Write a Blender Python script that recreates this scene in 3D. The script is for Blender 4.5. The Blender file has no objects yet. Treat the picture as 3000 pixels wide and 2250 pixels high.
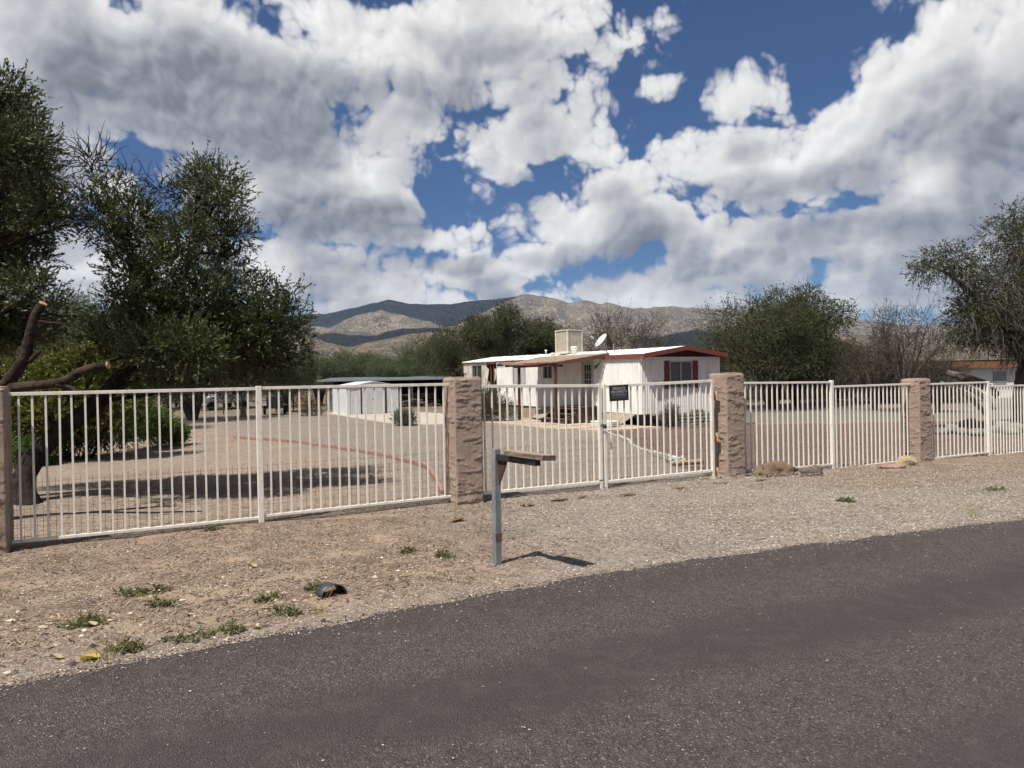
import bpy, math, random
import numpy as np
from mathutils import Vector, Matrix

scene = bpy.context.scene
COL = scene.collection
R = math.radians

# ---------------------------------------------------------------- camera
ROLL, PITCH, FPX, EYE = 0.020, 0.0034, 2080.0, 1.6
cam_d = bpy.data.cameras.new('camera')
cam_d.sensor_width = 36.0
cam_d.lens = FPX / 3000.0 * 36.0
cam_d.clip_start = 0.05
cam_d.clip_end = 60000
cam = bpy.data.objects.new('camera', cam_d)
COL.objects.link(cam)
CR = Vector((math.cos(ROLL), 0, -math.sin(ROLL)))
CF = Vector((0, math.cos(PITCH), -math.sin(PITCH)))
CU = CR.cross(CF)
cam.matrix_world = Matrix(((CR.x, CU.x, -CF.x, 0), (CR.y, CU.y, -CF.y, 0), (CR.z, CU.z, -CF.z, EYE), (0, 0, 0, 1)))
scene.camera = cam

def ray(px, py):
    return CF + CR * ((px - 1500) / FPX) + CU * ((1125 - py) / FPX)
def at(px, py, Y):
    d = ray(px, py); k = Y / d.y
    return Vector((d.x * k, Y, EYE + d.z * k))
def G(y):
    t = min(1.0, max(0.0, (y - 9.0) / 8.0)); t = t * t * (3 - 2 * t)
    return -0.22 * t
def gp(px, py):
    d = ray(px, py); k = -EYE / d.z
    for _ in range(12):
        k = (G(d.y * k) - EYE) / d.z
    return Vector((d.x * k, d.y * k, G(d.y * k)))

# ---------------------------------------------------------------- colour management
vs = scene.view_settings
vs.view_transform = 'Standard'; vs.look = 'None'; vs.gamma = 1.0; vs.use_curve_mapping = False
vs.exposure = 0.72
scene.cycles.use_denoising = True
scene.cycles.use_adaptive_sampling = True; scene.cycles.adaptive_threshold = .02; scene.cycles.adaptive_min_samples = 6
scene.cycles.max_bounces = 6
scene.cycles.diffuse_bounces = 3
scene.cycles.glossy_bounces = 2
scene.cycles.transparent_max_bounces = 8
scene.cycles.volume_bounces = 0
scene.cycles.sample_clamp_indirect = 5.0

# ---------------------------------------------------------------- sun
SUN_EL, SUN_DIR = 60.0, Vector((0.62, 0.785, 0)).normalized()     # direction the light travels over the ground
sun_d = bpy.data.lights.new('sun', 'SUN')
sun_d.energy = 5.0; sun_d.angle = R(0.53); sun_d.color = (1.0, 0.94, 0.85)
sun = bpy.data.objects.new('sun', sun_d); COL.objects.link(sun)
LD = Vector((SUN_DIR.x * math.cos(R(SUN_EL)), SUN_DIR.y * math.cos(R(SUN_EL)), -math.sin(R(SUN_EL))))
sun.rotation_euler = LD.to_track_quat('-Z', 'Y').to_euler()
sun.location = (-20, -25, 60)

# ---------------------------------------------------------------- node helpers
class T:
    def __init__(s, tree): s.t = tree
    def n(s, typ, **kw):
        nd = s.t.nodes.new(typ)
        for k, v in kw.items(): setattr(nd, k, v)
        return nd
    def put(s, sock, v):
        if v is None: return
        if hasattr(v, 'is_output'): s.t.links.new(v, sock)
        else:
            try: sock.default_value = v
            except Exception:
                sock.default_value = tuple(v) + (1.0,) if hasattr(v, '__len__') else v
    def m(s, op, a, b=None, c=None, clamp=False):
        nd = s.n('ShaderNodeMath', operation=op, use_clamp=clamp)
        s.put(nd.inputs[0], a); s.put(nd.inputs[1], b)
        if c is not None: s.put(nd.inputs[2], c)
        return nd.outputs[0]
    def v(s, op, a, b=None, c=None):
        nd = s.n('ShaderNodeVectorMath', operation=op)
        s.put(nd.inputs[0], a)
        if b is not None: s.put(nd.inputs[3 if op == 'SCALE' else 1], b)
        if c is not None: s.put(nd.inputs[2], c)
        return nd.outputs['Value'] if op in ('LENGTH', 'DOT_PRODUCT', 'DISTANCE') else nd.outputs[0]
    def mix(s, f, a, b, kind='MIX'):
        nd = s.n('ShaderNodeMix', data_type='RGBA', blend_type=kind)
        s.put(nd.inputs[0], f); s.put(nd.inputs[6], a); s.put(nd.inputs[7], b)
        return nd.outputs[2]
    def ramp(s, f, stops, interp='LINEAR'):
        nd = s.n('ShaderNodeValToRGB'); cr = nd.color_ramp; cr.interpolation = interp
        while len(cr.elements) < len(stops): cr.elements.new(0.5)
        for e, (p, c) in zip(cr.elements, stops):
            e.position = p
            e.color = (c, c, c, 1) if not hasattr(c, '__len__') else tuple(c) + (1,)
        s.put(nd.inputs[0], f)
        return nd.outputs[0]
    def sstep(s, x, a, b):
        nd = s.n('ShaderNodeMapRange', interpolation_type='SMOOTHSTEP')
        s.put(nd.inputs[0], x); s.put(nd.inputs[1], a); s.put(nd.inputs[2], b)
        return nd.outputs[0]
    def noise(s, vec, scale, detail=4, rough=0.55, dims='3D', out=0, dist=0.0):
        nd = s.n('ShaderNodeTexNoise', noise_dimensions=dims)
        s.put(nd.inputs['Vector'], vec); nd.inputs['Scale'].default_value = scale
        nd.inputs['Detail'].default_value = detail; nd.inputs['Roughness'].default_value = rough
        nd.inputs['Distortion'].default_value = dist
        return nd.outputs[out]
    def voro(s, vec, scale, feature='F1', out='Distance', dims='3D', rnd=1.0):
        nd = s.n('ShaderNodeTexVoronoi', feature=feature, voronoi_dimensions=dims)
        s.put(nd.inputs['Vector'], vec); nd.inputs['Scale'].default_value = scale
        nd.inputs['Randomness'].default_value = rnd
        return nd.outputs[out]

# ---------------------------------------------------------------- world: Nishita sky with broken cumulus
def ae(px, py):
    d = ray(px * 3000 / 2212, py * 3000 / 2212)
    return math.atan2(d.x, d.y), math.atan2(d.z, math.hypot(d.x, d.y))
KPX = 3000 / 2212 / FPX
# cumulus masses as seen looking north: x, y, half width, half height, strength
CLOUDS = [
 (120, 100, 330, 200, 1), (470, 150, 330, 150, 1), (330, 235, 330, 100, 1), (640, 235, 130, 85, 1), (60, 330, 170, 170, 1),
 (950, 110, 260, 120, 1), (1110, 90, 210, 150, 1), (1050, 0, 300, 60, .9), (820, 220, 110, 100, .8),
 (800, 400, 210, 130, 1), (610, 410, 170, 120, 1), (860, 330, 90, 80, .7), (700, 480, 190, 60, 1), (560, 560, 250, 60, .8),
 (960, 345, 90, 26, .45), (850, 240, 170, 130, .9), (700, 300, 160, 60, .8), (420, 340, 260, 50, .5), (760, 60, 170, 70, .8),
 (1215, 300, 165, 85, .9), (1150, 330, 110, 60, .8),
 (2120, 120, 200, 150, 1.1), (1960, 190, 160, 105, 1), (1830, 280, 200, 95, 1), (1620, 345, 190, 80, 1), (1760, 385, 220, 80, 1),
 (2080, 330, 190, 170, 1), (2170, 450, 150, 150, 1), (1500, 300, 130, 30, .5), (1590, 215, 70, 34, .45),
 (1345, 425, 140, 100, 1.1), (1240, 495, 150, 90, 1.1), (1440, 500, 150, 95, 1), (1160, 560, 100, 50, 1),
 (930, 520, 130, 50, .9), (1000, 585, 300, 50, .8), (1690, 535, 210, 55, .9), (1930, 520, 240, 75, 1), (1500, 600, 400, 50, .8),
 (700, 620, 330, 55, .8), (2000, 620, 400, 60, .8), (250, 560, 300, 100, .8), (1100, 660, 1500, 42, .55),
 (1350, 70, 90, 60, .4), (1430, 185, 45, 20, .45), (1690, 205, 40, 40, .4), (-400, 300, 400, 300, 1), (2600, 300, 350, 300, .9),
]
HOLES = [(600, 66, 55, 24, 1.1), (310, 330, 85, 26, 1.2), (850, 5, 90, 22, 1.1), (930, 430, 70, 90, .7), (1830, 440, 110, 26, 1.0), (1500, 480, 60, 30, .9),]

def cover_group():
    g = bpy.data.node_groups.new('cloud_cover', 'ShaderNodeTree')
    g.interface.new_socket('Vector', in_out='INPUT', socket_type='NodeSocketVector')
    g.interface.new_socket('Cover', in_out='OUTPUT', socket_type='NodeSocketFloat')
    t = T(g)
    gi = t.n('NodeGroupInput'); go = t.n('NodeGroupOutput'); P = gi.outputs[0]
    acc = None
    for (x, y, rx, ry, a) in CLOUDS:
        ca, ce = ae(x, y); rx *= KPX * 1.05; ry *= KPX * 1.1
        q = t.v('MULTIPLY_ADD', P, (1 / rx, 1 / ry, 0), (-ca / rx, -ce / ry, 0))
        d = t.m('MULTIPLY_ADD', t.v('LENGTH', q), -a, a)
        acc = d if acc is None else t.m('MAXIMUM', acc, d)
    acc = t.m('MAXIMUM', acc, -0.7)
    for (x, y, rx, ry, a) in HOLES:
        ca, ce = ae(x, y); rx *= KPX * 1.9; ry *= KPX * 1.9
        q = t.v('MULTIPLY_ADD', P, (1 / rx, 1 / ry, 0), (-ca / rx, -ce / ry, 0))
        acc = t.m('SUBTRACT', acc, t.m('MULTIPLY', t.m('SUBTRACT', 1.0, t.v('LENGTH', q), clamp=True), a * .6))
    # away from the view the same kind of broken cumulus goes on
    sx = t.n('ShaderNodeSeparateXYZ'); t.put(sx.inputs[0], P)
    out = t.m('MAXIMUM', t.sstep(t.m('ABSOLUTE', sx.outputs[0]), .72, .9), t.sstep(sx.outputs[1], .5, .62))
    far = t.m('MULTIPLY', t.m('SUBTRACT', t.noise(P, 2.6, 1, .5, '2D'), 0.49), 4.5)
    mx = t.n('ShaderNodeMix', data_type='FLOAT'); t.put(mx.inputs[0], out); t.put(mx.inputs[2], acc); t.put(mx.inputs[3], far)
    t.put(go.inputs[0], mx.outputs[0])
    return g

world = bpy.data.worlds.new('World'); scene.world = world
world.use_nodes = True
wt = world.node_tree; wt.nodes.clear(); t = T(wt)
tc = t.n('ShaderNodeTexCoord')
sep = t.n('ShaderNodeSeparateXYZ'); t.put(sep.inputs[0], tc.outputs['Generated'])
az = t.m('ARCTAN2', sep.outputs[0], sep.outputs[1])
el = t.m('ARCSINE', t.m('MINIMUM', t.m('MAXIMUM', sep.outputs[2], -1.0), 1.0))
cmb = t.n('ShaderNodeCombineXYZ'); t.put(cmb.inputs[0], az); t.put(cmb.inputs[1], el)
P0 = cmb.outputs[0]
w1 = t.noise(P0, 6.0, 3, .5, '2D', 1)
P = t.v('ADD', P0, t.v('SCALE', t.v('SUBTRACT', w1, (.5, .5, .5)), 0.05))
w2 = t.noise(P0, 26.0, 2, .5, '2D', 1)
PW = t.v('ADD', P, t.v('SCALE', t.v('SUBTRACT', w2, (.5, .5, .5)), 0.012))
gC = cover_group()
def cover(off):
    nd = t.n('ShaderNodeGroup'); nd.node_tree = gC
    t.put(nd.inputs[0], t.v('ADD', P, off) if off else P)
    return nd.outputs[0]
def sq(x): return t.m('MULTIPLY', x, x)
def billow(off, det, octs):
    q = t.v('ADD', PW, off) if off else PW
    f = t.m('MULTIPLY', t.m('SUBTRACT', t.noise(q, 8.0, det, .55, '2D'), .5), 1.6)
    for sc_, am in octs:
        f = t.m('SUBTRACT', f, t.m('MULTIPLY', t.m('SUBTRACT', sq(t.voro(q, sc_, 'F1', 'Distance', '2D')), .16), am))
    return f
low = t.sstep(el, .27, .13)
def band(off):
    q = t.v('ADD', P, off) if off else P
    nb = t.noise(t.v('MULTIPLY', q, (1.0, 1.9, 1.0)), 10.0, 3, .5, '2D')
    return t.m('MULTIPLY', t.m('SUBTRACT', nb, .39), 3.6)
def both(off, boff):
    c = t.m('ADD', cover(off), .06)
    k = t.m('SUBTRACT', t.m('MULTIPLY', t.m('ADD', band(boff), 1.0), low), 1.0)
    return t.m('MAXIMUM', c, k)
c0 = both(None, None); c2 = both((-.02, .062, 0), (-.01, .022, 0))
OCT = ((11.0, .75), (24.0, .60), (52.0, .40), (115.0, .22))
b0 = billow(None, 7, OCT); b1 = billow((-.007, .011, 0), 5, OCT[:3]); b2 = billow((-.02, .05, 0), 1, OCT[:1])
d0 = t.m('ADD', t.m('MULTIPLY', c0, 1.25), b0)
d2 = t.m('ADD', t.m('MULTIPLY', c2, 1.25), b2)
def pos(x, hi=2.0): return t.m('MINIMUM', t.m('MAXIMUM', x, 0.0), hi)
alpha = t.m('MULTIPLY', t.sstep(d0, -.08, .30), t.m('ADD', .78, t.m('MULTIPLY', t.sstep(d0, .1, .6), .22)))
thick = t.m('ADD', t.m('MULTIPLY', pos(d0), .16), t.m('MULTIPLY', pos(d2), .40))
for (x_, y_, rx_, ry_, a_) in [(500, 225, 340, 125, .62), (280, 150, 240, 150, .24), (730, 478, 230, 60, .52), (2170, 400, 100, 150, .08), (1650, 405, 210, 40, .26), (1300, 555, 200, 45, .34), (1230, 350, 120, 30, .10), (1900, 545, 240, 40, .2), (1000, 570, 250, 30, .15), (2060, 500, 150, 40, .2), (150, 520, 200, 60, .15)]:
    ca, ce = ae(x_, y_); rx_ *= KPX; ry_ *= KPX
    thick = t.m('ADD', thick, t.m('MULTIPLY', t.sstep(t.v('LENGTH', t.v('MULTIPLY_ADD', P, (1 / rx_, 1 / ry_, 0), (-ca / rx_, -ce / ry_, 0))), 1.15, .25), a_))
relief = t.m('MULTIPLY', t.m('SUBTRACT', b0, b1), .29)
lum = t.m('ADD', t.ramp(thick, [(0.0, .90), (.18, .83), (.36, .61), (.58, .42), (1.0, .29)]), relief)
lum = t.m('MINIMUM', t.m('SMOOTH_MAX', lum, .20, .12), 1.0)
ccol = t.mix(t.sstep(lum, .25, .75), (.92, .955, 1.06, 1), (1.0, .985, .96, 1))
cc = t.v('SCALE', ccol, t.m('MULTIPLY', lum, .62))
sky = t.n('ShaderNodeTexSky', sky_type='NISHITA')
sky.sun_disc = False
sky.sun_elevation = R(SUN_EL)
sky.sun_rotation = math.atan2(-SUN_DIR.x, -SUN_DIR.y)
sky.altitude = 800; sky.air_density = 1.0; sky.dust_density = 0.4; sky.ozone_density = 2.5
STR = 0.05
skyc = t.mix(1.0, sky.outputs[0], (.33, .54, .80, 1), 'MULTIPLY')
hz = t.sstep(el, .16, -.02)
cc = t.mix(t.m('MULTIPLY', hz, .5), cc, (.33, .365, .41, 1))
skyc = t.mix(t.m('MULTIPLY', hz, .8), skyc, tuple(v / STR for v in (.165, .24, .33)) + (1,))
col = t.mix(t.m('MULTIPLY', alpha, .97), skyc, t.v('SCALE', cc, 1.0 / STR))
bg = t.n('ShaderNodeBackground'); t.put(bg.inputs[0], col); bg.inputs[1].default_value = STR
wo = t.n('ShaderNodeOutputWorld'); wt.links.new(bg.outputs[0], wo.inputs[0])
world.cycles.sampling_method = 'MANUAL'; world.cycles.sample_map_resolution = 512

# ---------------------------------------------------------------- materials
MATS = {}; ALB = .84
def mat(name, base, col2=None, scale=8.0, detail=4, lo=.35, hi=.65, rough=.8, bump=0.0, bscale=60.0, metal=0.0, spec=.3,
        col3=None, scale3=40.0, amt3=.5, world_pos=False, stretch=None, trans=0.0):
    if name in MATS: return MATS[name]
    m = bpy.data.materials.new(name); m.use_nodes = True
    tr = m.node_tree; tr.nodes.clear(); t = T(tr)
    tc = t.n('ShaderNodeTexCoord'); geo = t.n('ShaderNodeNewGeometry')
    P = geo.outputs['Position'] if world_pos else tc.outputs['Object']
    if stretch: P = t.v('MULTIPLY', P, stretch)
    base = [v * ALB for v in base]; col2 = col2 and [v * ALB for v in col2]; col3 = col3 and [v * ALB for v in col3]
    c = tuple(base) + (1,)
    if col2 is not None:
        f = t.sstep(t.noise(P, scale, detail, .6), lo, hi)
        c = t.mix(f, c, tuple(col2) + (1,))
    if col3 is not None:
        f = t.sstep(t.noise(P, scale3, 5, .65), .52, .68)
        c = t.mix(t.m('MULTIPLY', f, amt3), c, tuple(col3) + (1,))
    b = t.n('ShaderNodeBsdfPrincipled')
    t.put(b.inputs['Base Color'], c)
    b.inputs['Roughness'].default_value = rough; b.inputs['Metallic'].default_value = metal
    b.inputs['Specular IOR Level'].default_value = spec
    if bump:
        bp = t.n('ShaderNodeBump'); bp.inputs['Strength'].default_value = bump; bp.inputs['Distance'].default_value = .02
        t.put(bp.inputs['Height'], t.noise(P, bscale, 5, .6)); t.put(b.inputs['Normal'], bp.outputs[0])
    o = t.n('ShaderNodeOutputMaterial'); tr.links.new(b.outputs[0], o.inputs[0])
    MATS[name] = m
    return m

def leaf_mat(name, cols, under=None, rough=.45, trans=.25, spec=.4):
    if name in MATS: return MATS[name]
    m = bpy.data.materials.new(name); m.use_nodes = True
    tr = m.node_tree; tr.nodes.clear(); t = T(tr)
    geo = t.n('ShaderNodeNewGeometry')
    k = len(cols) - 1
    c = t.ramp(geo.outputs['Random Per Island'], [(i / max(1, k), [v * ALB for v in cc]) for i, cc in enumerate(cols)])
    c = t.mix(1.0, c, t.ramp(t.noise(geo.outputs['Position'], 1.3, 3, .6), [(.3, .62), (.5, .95), (.7, 1.35)]), 'MULTIPLY')
    if under: c = t.mix(geo.outputs['Backfacing'], c, tuple(under) + (1,))
    b = t.n('ShaderNodeBsdfPrincipled'); t.put(b.inputs['Base Color'], c)
    b.inputs['Roughness'].default_value = rough; b.inputs['Specular IOR Level'].default_value = spec
    tl = t.n('ShaderNodeBsdfTranslucent'); t.put(tl.inputs[0], c)
    mx = t.n('ShaderNodeMixShader'); mx.inputs[0].default_value = trans
    tr.links.new(b.outputs[0], mx.inputs[1]); tr.links.new(tl.outputs[0], mx.inputs[2])
    o = t.n('ShaderNodeOutputMaterial'); tr.links.new(mx.outputs[0], o.inputs[0])
    MATS[name] = m
    return m

# ---------------------------------------------------------------- mesh helpers
def link(name, me, m, parent=None):
    o = bpy.data.objects.new(name, me); COL.objects.link(o)
    if m is not None and len(me.materials) == 0: me.materials.append(m)
    if parent is not None: o.parent = parent
    return o
def mesh_np(name, V, F, smooth=False):
    """V (n,3), F (m,k) all faces with k corners"""
    me = bpy.data.meshes.new(name)
    V = np.asarray(V, dtype=np.float32); F = np.asarray(F, dtype=np.int32)
    n, k = F.shape
    me.vertices.add(len(V)); me.vertices.foreach_set('co', V.ravel())
    me.loops.add(n * k); me.loops.foreach_set('vertex_index', F.ravel())
    me.polygons.add(n)
    me.polygons.foreach_set('loop_start', np.arange(0, n * k, k, dtype=np.int32))
    me.polygons.foreach_set('loop_total', np.full(n, k, dtype=np.int32))
    me.polygons.foreach_set('use_smooth', np.full(n, smooth, dtype=bool))
    me.update(calc_edges=True)
    return me
class MB:
    def __init__(s): s.v = []; s.f = []
    def add(s, V, F):
        k = len(s.v); s.v += [tuple(p) for p in V]; s.f += [tuple(i + k for i in f) for f in F]; return s
    def box(s, a, b):
        (x0, y0, z0), (x1, y1, z1) = a, b
        V = [(x0, y0, z0), (x1, y0, z0), (x1, y1, z0), (x0, y1, z0), (x0, y0, z1), (x1, y0, z1), (x1, y1, z1), (x0, y1, z1)]
        return s.add(V, [(0, 3, 2, 1), (4, 5, 6, 7), (0, 1, 5, 4), (1, 2, 6, 5), (2, 3, 7, 6), (3, 0, 4, 7)])
    def bar(s, p, q, w, h, up=(0, 0, 1)):
        p, q = Vector(p), Vector(q); d = (q - p).normalized(); u = Vector(up)
        if abs(d.dot(u)) > .98: u = Vector((0, 1, 0))
        r = d.cross(u).normalized() * (w / 2); u = r.cross(d).normalized() * (h / 2)
        V = [p - r - u, p + r - u, p + r + u, p - r + u, q - r - u, q + r - u, q + r + u, q - r + u]
        return s.add(V, [(0, 1, 2, 3), (7, 6, 5, 4), (0, 4, 5, 1), (1, 5, 6, 2), (2, 6, 7, 3), (3, 7, 4, 0)])
    def prism(s, poly, vec):
        n = len(poly); V = [Vector(p) for p in poly]; W = [p + Vector(vec) for p in V]
        return s.add(V + W, [tuple(range(n - 1, -1, -1)), tuple(range(n, 2 * n))] + [(i, (i + 1) % n, n + (i + 1) % n, n + i) for i in range(n)])
    def tube(s, pts, rad, sides=8, caps=True, wob=0.0, rng=None):
        pts = [Vector(p) for p in pts]; n = len(pts)
        if not hasattr(rad, '__len__'): rad = [rad] * n
        ref = Vector((0.3, 0.2, 1)).normalized()
        rings = []
        for i, p in enumerate(pts):
            d = (pts[min(i + 1, n - 1)] - pts[max(i - 1, 0)]).normalized()
            a = ref - d * ref.dot(d)
            if a.length < .1: a = Vector((1, 0, 0)) - d * d.x
            a.normalize(); b = d.cross(a); ref = a
            rings.append([p + (a * math.cos(2 * math.pi * k / sides) + b * math.sin(2 * math.pi * k / sides)) * rad[i] * (1 + (rng.uniform(-wob, wob) if rng else 0)) for k in range(sides)])
        V = [q for r in rings for q in r]
        F = [(i * sides + k, i * sides + (k + 1) % sides, (i + 1) * sides + (k + 1) % sides, (i + 1) * sides + k) for i in range(n - 1) for k in range(sides)]
        if caps: F += [tuple(range(sides - 1, -1, -1)), tuple((n - 1) * sides + k for k in range(sides))]
        return s.add(V, F)
    def lathe(s, prof, c=(0, 0, 0), sides=16):
        c = Vector(c); n = len(prof)
        V = [c + Vector((r * math.cos(2 * math.pi * k / sides), r * math.sin(2 * math.pi * k / sides), z)) for r, z in prof for k in range(sides)]
        F = [(i * sides + k, i * sides + (k + 1) % sides, (i + 1) * sides + (k + 1) % sides, (i + 1) * sides + k) for i in range(n - 1) for k in range(sides)]
        F += [tuple(range(sides - 1, -1, -1)), tuple((n - 1) * sides + k for k in range(sides))]
        return s.add(V, F)
    def blob(s, c, r, rng, rough=.18, sub=2, flat=0.0):
        bm = ico(sub)
        c = Vector(c); V = []
        ph = [rng.uniform(0, 6.28) for _ in range(6)]
        for p in bm[0]:
            k = 1 + rough * (math.sin(2.3 * p.x + ph[0]) * math.sin(2.9 * p.y + ph[1]) + .6 * math.sin(4.7 * p.z + ph[2] + 3 * p.x) + .5 * math.sin(6.1 * p.y + ph[3] - 4 * p.z)) + rng.uniform(-rough, rough) * .35
            V.append(c + Vector((p.x * r[0] * k, p.y * r[1] * k, max(p.z, -1 + flat) * r[2] * k)))
        return s.add(V, bm[1])
    def build(s, name, m, parent=None, smooth=False, bevel=0.0):
        me = bpy.data.meshes.new(name); me.from_pydata([tuple(p) for p in s.v], [], s.f); me.update()
        if smooth: me.polygons.foreach_set('use_smooth', [True] * len(me.polygons))
        o = link(name, me, m, parent)
        if bevel:
            bv = o.modifiers.new('bevel', 'BEVEL'); bv.width = bevel; bv.segments = 2; bv.limit_method = 'ANGLE'
        return o
_ico = {}
def ico(sub):
    if sub not in _ico:
        import bmesh
        bm = bmesh.new(); bmesh.ops.create_icosphere(bm, subdivisions=sub, radius=1)
        _ico[sub] = ([v.co.copy() for v in bm.verts], [tuple(v.index for v in f.verts) for f in bm.faces]); bm.free()
    return _ico[sub]
def tag(o, label, cat, group=None):
    o['label'] = label; o['category'] = cat
    if group: o['group'] = group
    return o
def thing(name, label, cat, loc=(0, 0, 0), rz=0.0, group=None):
    o = bpy.data.objects.new(name, None); COL.objects.link(o); o.empty_display_size = .2
    o.location = loc; o.rotation_euler = (0, 0, rz)
    return tag(o, label, cat, group)
def struct(o): o['kind'] = 'structure'; return o
def stuff(o): o['kind'] = 'stuff'; return o
def dup(root, name, label, cat, loc, rz, scale, group=None):
    r = root.copy(); r.name = name; COL.objects.link(r)
    r.location = loc; r.rotation_euler = (0, 0, rz); r.scale = scale if hasattr(scale, '__len__') else (scale,) * 3
    tag(r, label, cat, group)
    for ch in list(root.children):
        c = ch.copy(); COL.objects.link(c); c.parent = r
    return r

# numpy value noise
def vnoise(x, y, seed):
    rs = np.random.RandomState(seed); tab = rs.rand(256, 256)
    xi = np.floor(x).astype(int); yi = np.floor(y).astype(int); fx = x - xi; fy = y - yi
    fx = fx * fx * (3 - 2 * fx); fy = fy * fy * (3 - 2 * fy)
    a = tab[xi % 256, yi % 256]; b = tab[(xi + 1) % 256, yi % 256]; c = tab[xi % 256, (yi + 1) % 256]; d = tab[(xi + 1) % 256, (yi + 1) % 256]
    return (a * (1 - fx) + b * fx) * (1 - fy) + (c * (1 - fx) + d * fx) * fy
def fbm(x, y, seed, octv=5, gain=.5):
    s = 0; a = 1; tot = 0
    for i in range(octv):
        s = s + a * vnoise(x * 2 ** i + 17.3 * i, y * 2 ** i + 9.1 * i, seed + i); tot += a; a *= gain
    return s / tot
def ridged(x, y, seed, octv=5, gain=.5):
    s = 0; a = 1; tot = 0
    for i in range(octv):
        s = s + a * (1 - np.abs(2 * vnoise(x * 2 ** i + 5.3 * i, y * 2 ** i + 3.1 * i, seed + i) - 1)); tot += a; a *= gain
    return s / tot
def grid_faces(nu, nv):
    i, j = np.meshgrid(np.arange(nu - 1), np.arange(nv - 1), indexing='ij')
    a = (i * nv + j).ravel()
    return np.stack([a, a + nv, a + nv + 1, a + 1], 1)
# ================================================================ the lie of the land
E = Vector((.8828, .4698, 0)); NRM = Vector((-.4698, .8828, 0)); F0 = Vector((0, 9.91, 0))   # the line of the fence
def fence_pt(px, py):
    d = ray(px, py); k = F0.dot(NRM) / d.dot(NRM)
    p = d * k
    return (p - F0).dot(E), EYE + p.z
def fp(s, z, off=0.0):
    p = F0 + E * s + NRM * off
    return Vector((p.x, p.y, z))
EDGE = [gp(*q) for q in [(0, 2007), (340, 1940), (678, 1878), (1085, 1804), (1356, 1749), (1763, 1676), (2305, 1600), (3000, 1519)]]
d0v, d1v = (EDGE[0] - EDGE[2]).normalized(), (EDGE[-1] - EDGE[-3]).normalized()
EDGE = [EDGE[0] + d0v * 40] + [EDGE[0] + d0v * 3] + EDGE + [EDGE[-1] + d1v * 4, EDGE[-1] + d1v * 60]
EX = np.array([p.x for p in EDGE]); EY = np.array([p.y for p in EDGE])
def road_y(x): return np.interp(x, EX, EY)
def ground_h(x, y):
    t = np.clip((y - 9) / 8.0, 0, 1); t = t * t * (3 - 2 * t)
    h = -.22 * t
    dr = y - road_y(x)                                   # > 0 beyond the road edge
    b = (fbm(x * .9, y * .9, 3, 3) - .5) * .07 + (fbm(x * 5, y * 5, 9, 3) - .5) * .022
    near = np.clip(1 - (np.hypot(x, y - 10) - 25) / 20, 0, 1)
    h = h + b * near * np.clip(dr / .5, 0, 1)
    h = h - .06 * np.clip((-dr + .02) / .15, 0, 1) * (dr < .02)
    return h
def gh(x, y): return float(ground_h(np.array([x]), np.array([y]))[0])
def gg(px, py):
    p = gp(px, py); p.z = gh(p.x, p.y); return p

def axis(a, b, step, lo, hi, grow=1.18):
    v = list(np.arange(a, b, step)); s = step; x = v[-1]
    while x < hi: s *= grow; x += s; v.append(min(x, hi))
    s = step; x = v[0]
    while x > lo: s *= grow; x -= s; v.insert(0, max(x, lo))
    return np.array(v)
xs = axis(-13, 15, .13, -8400, 8400); ys = axis(2.5, 20, .11, -400, 11500)
X, Y = np.meshgrid(xs, ys, indexing='ij')
Z = ground_h(X, Y)

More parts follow.
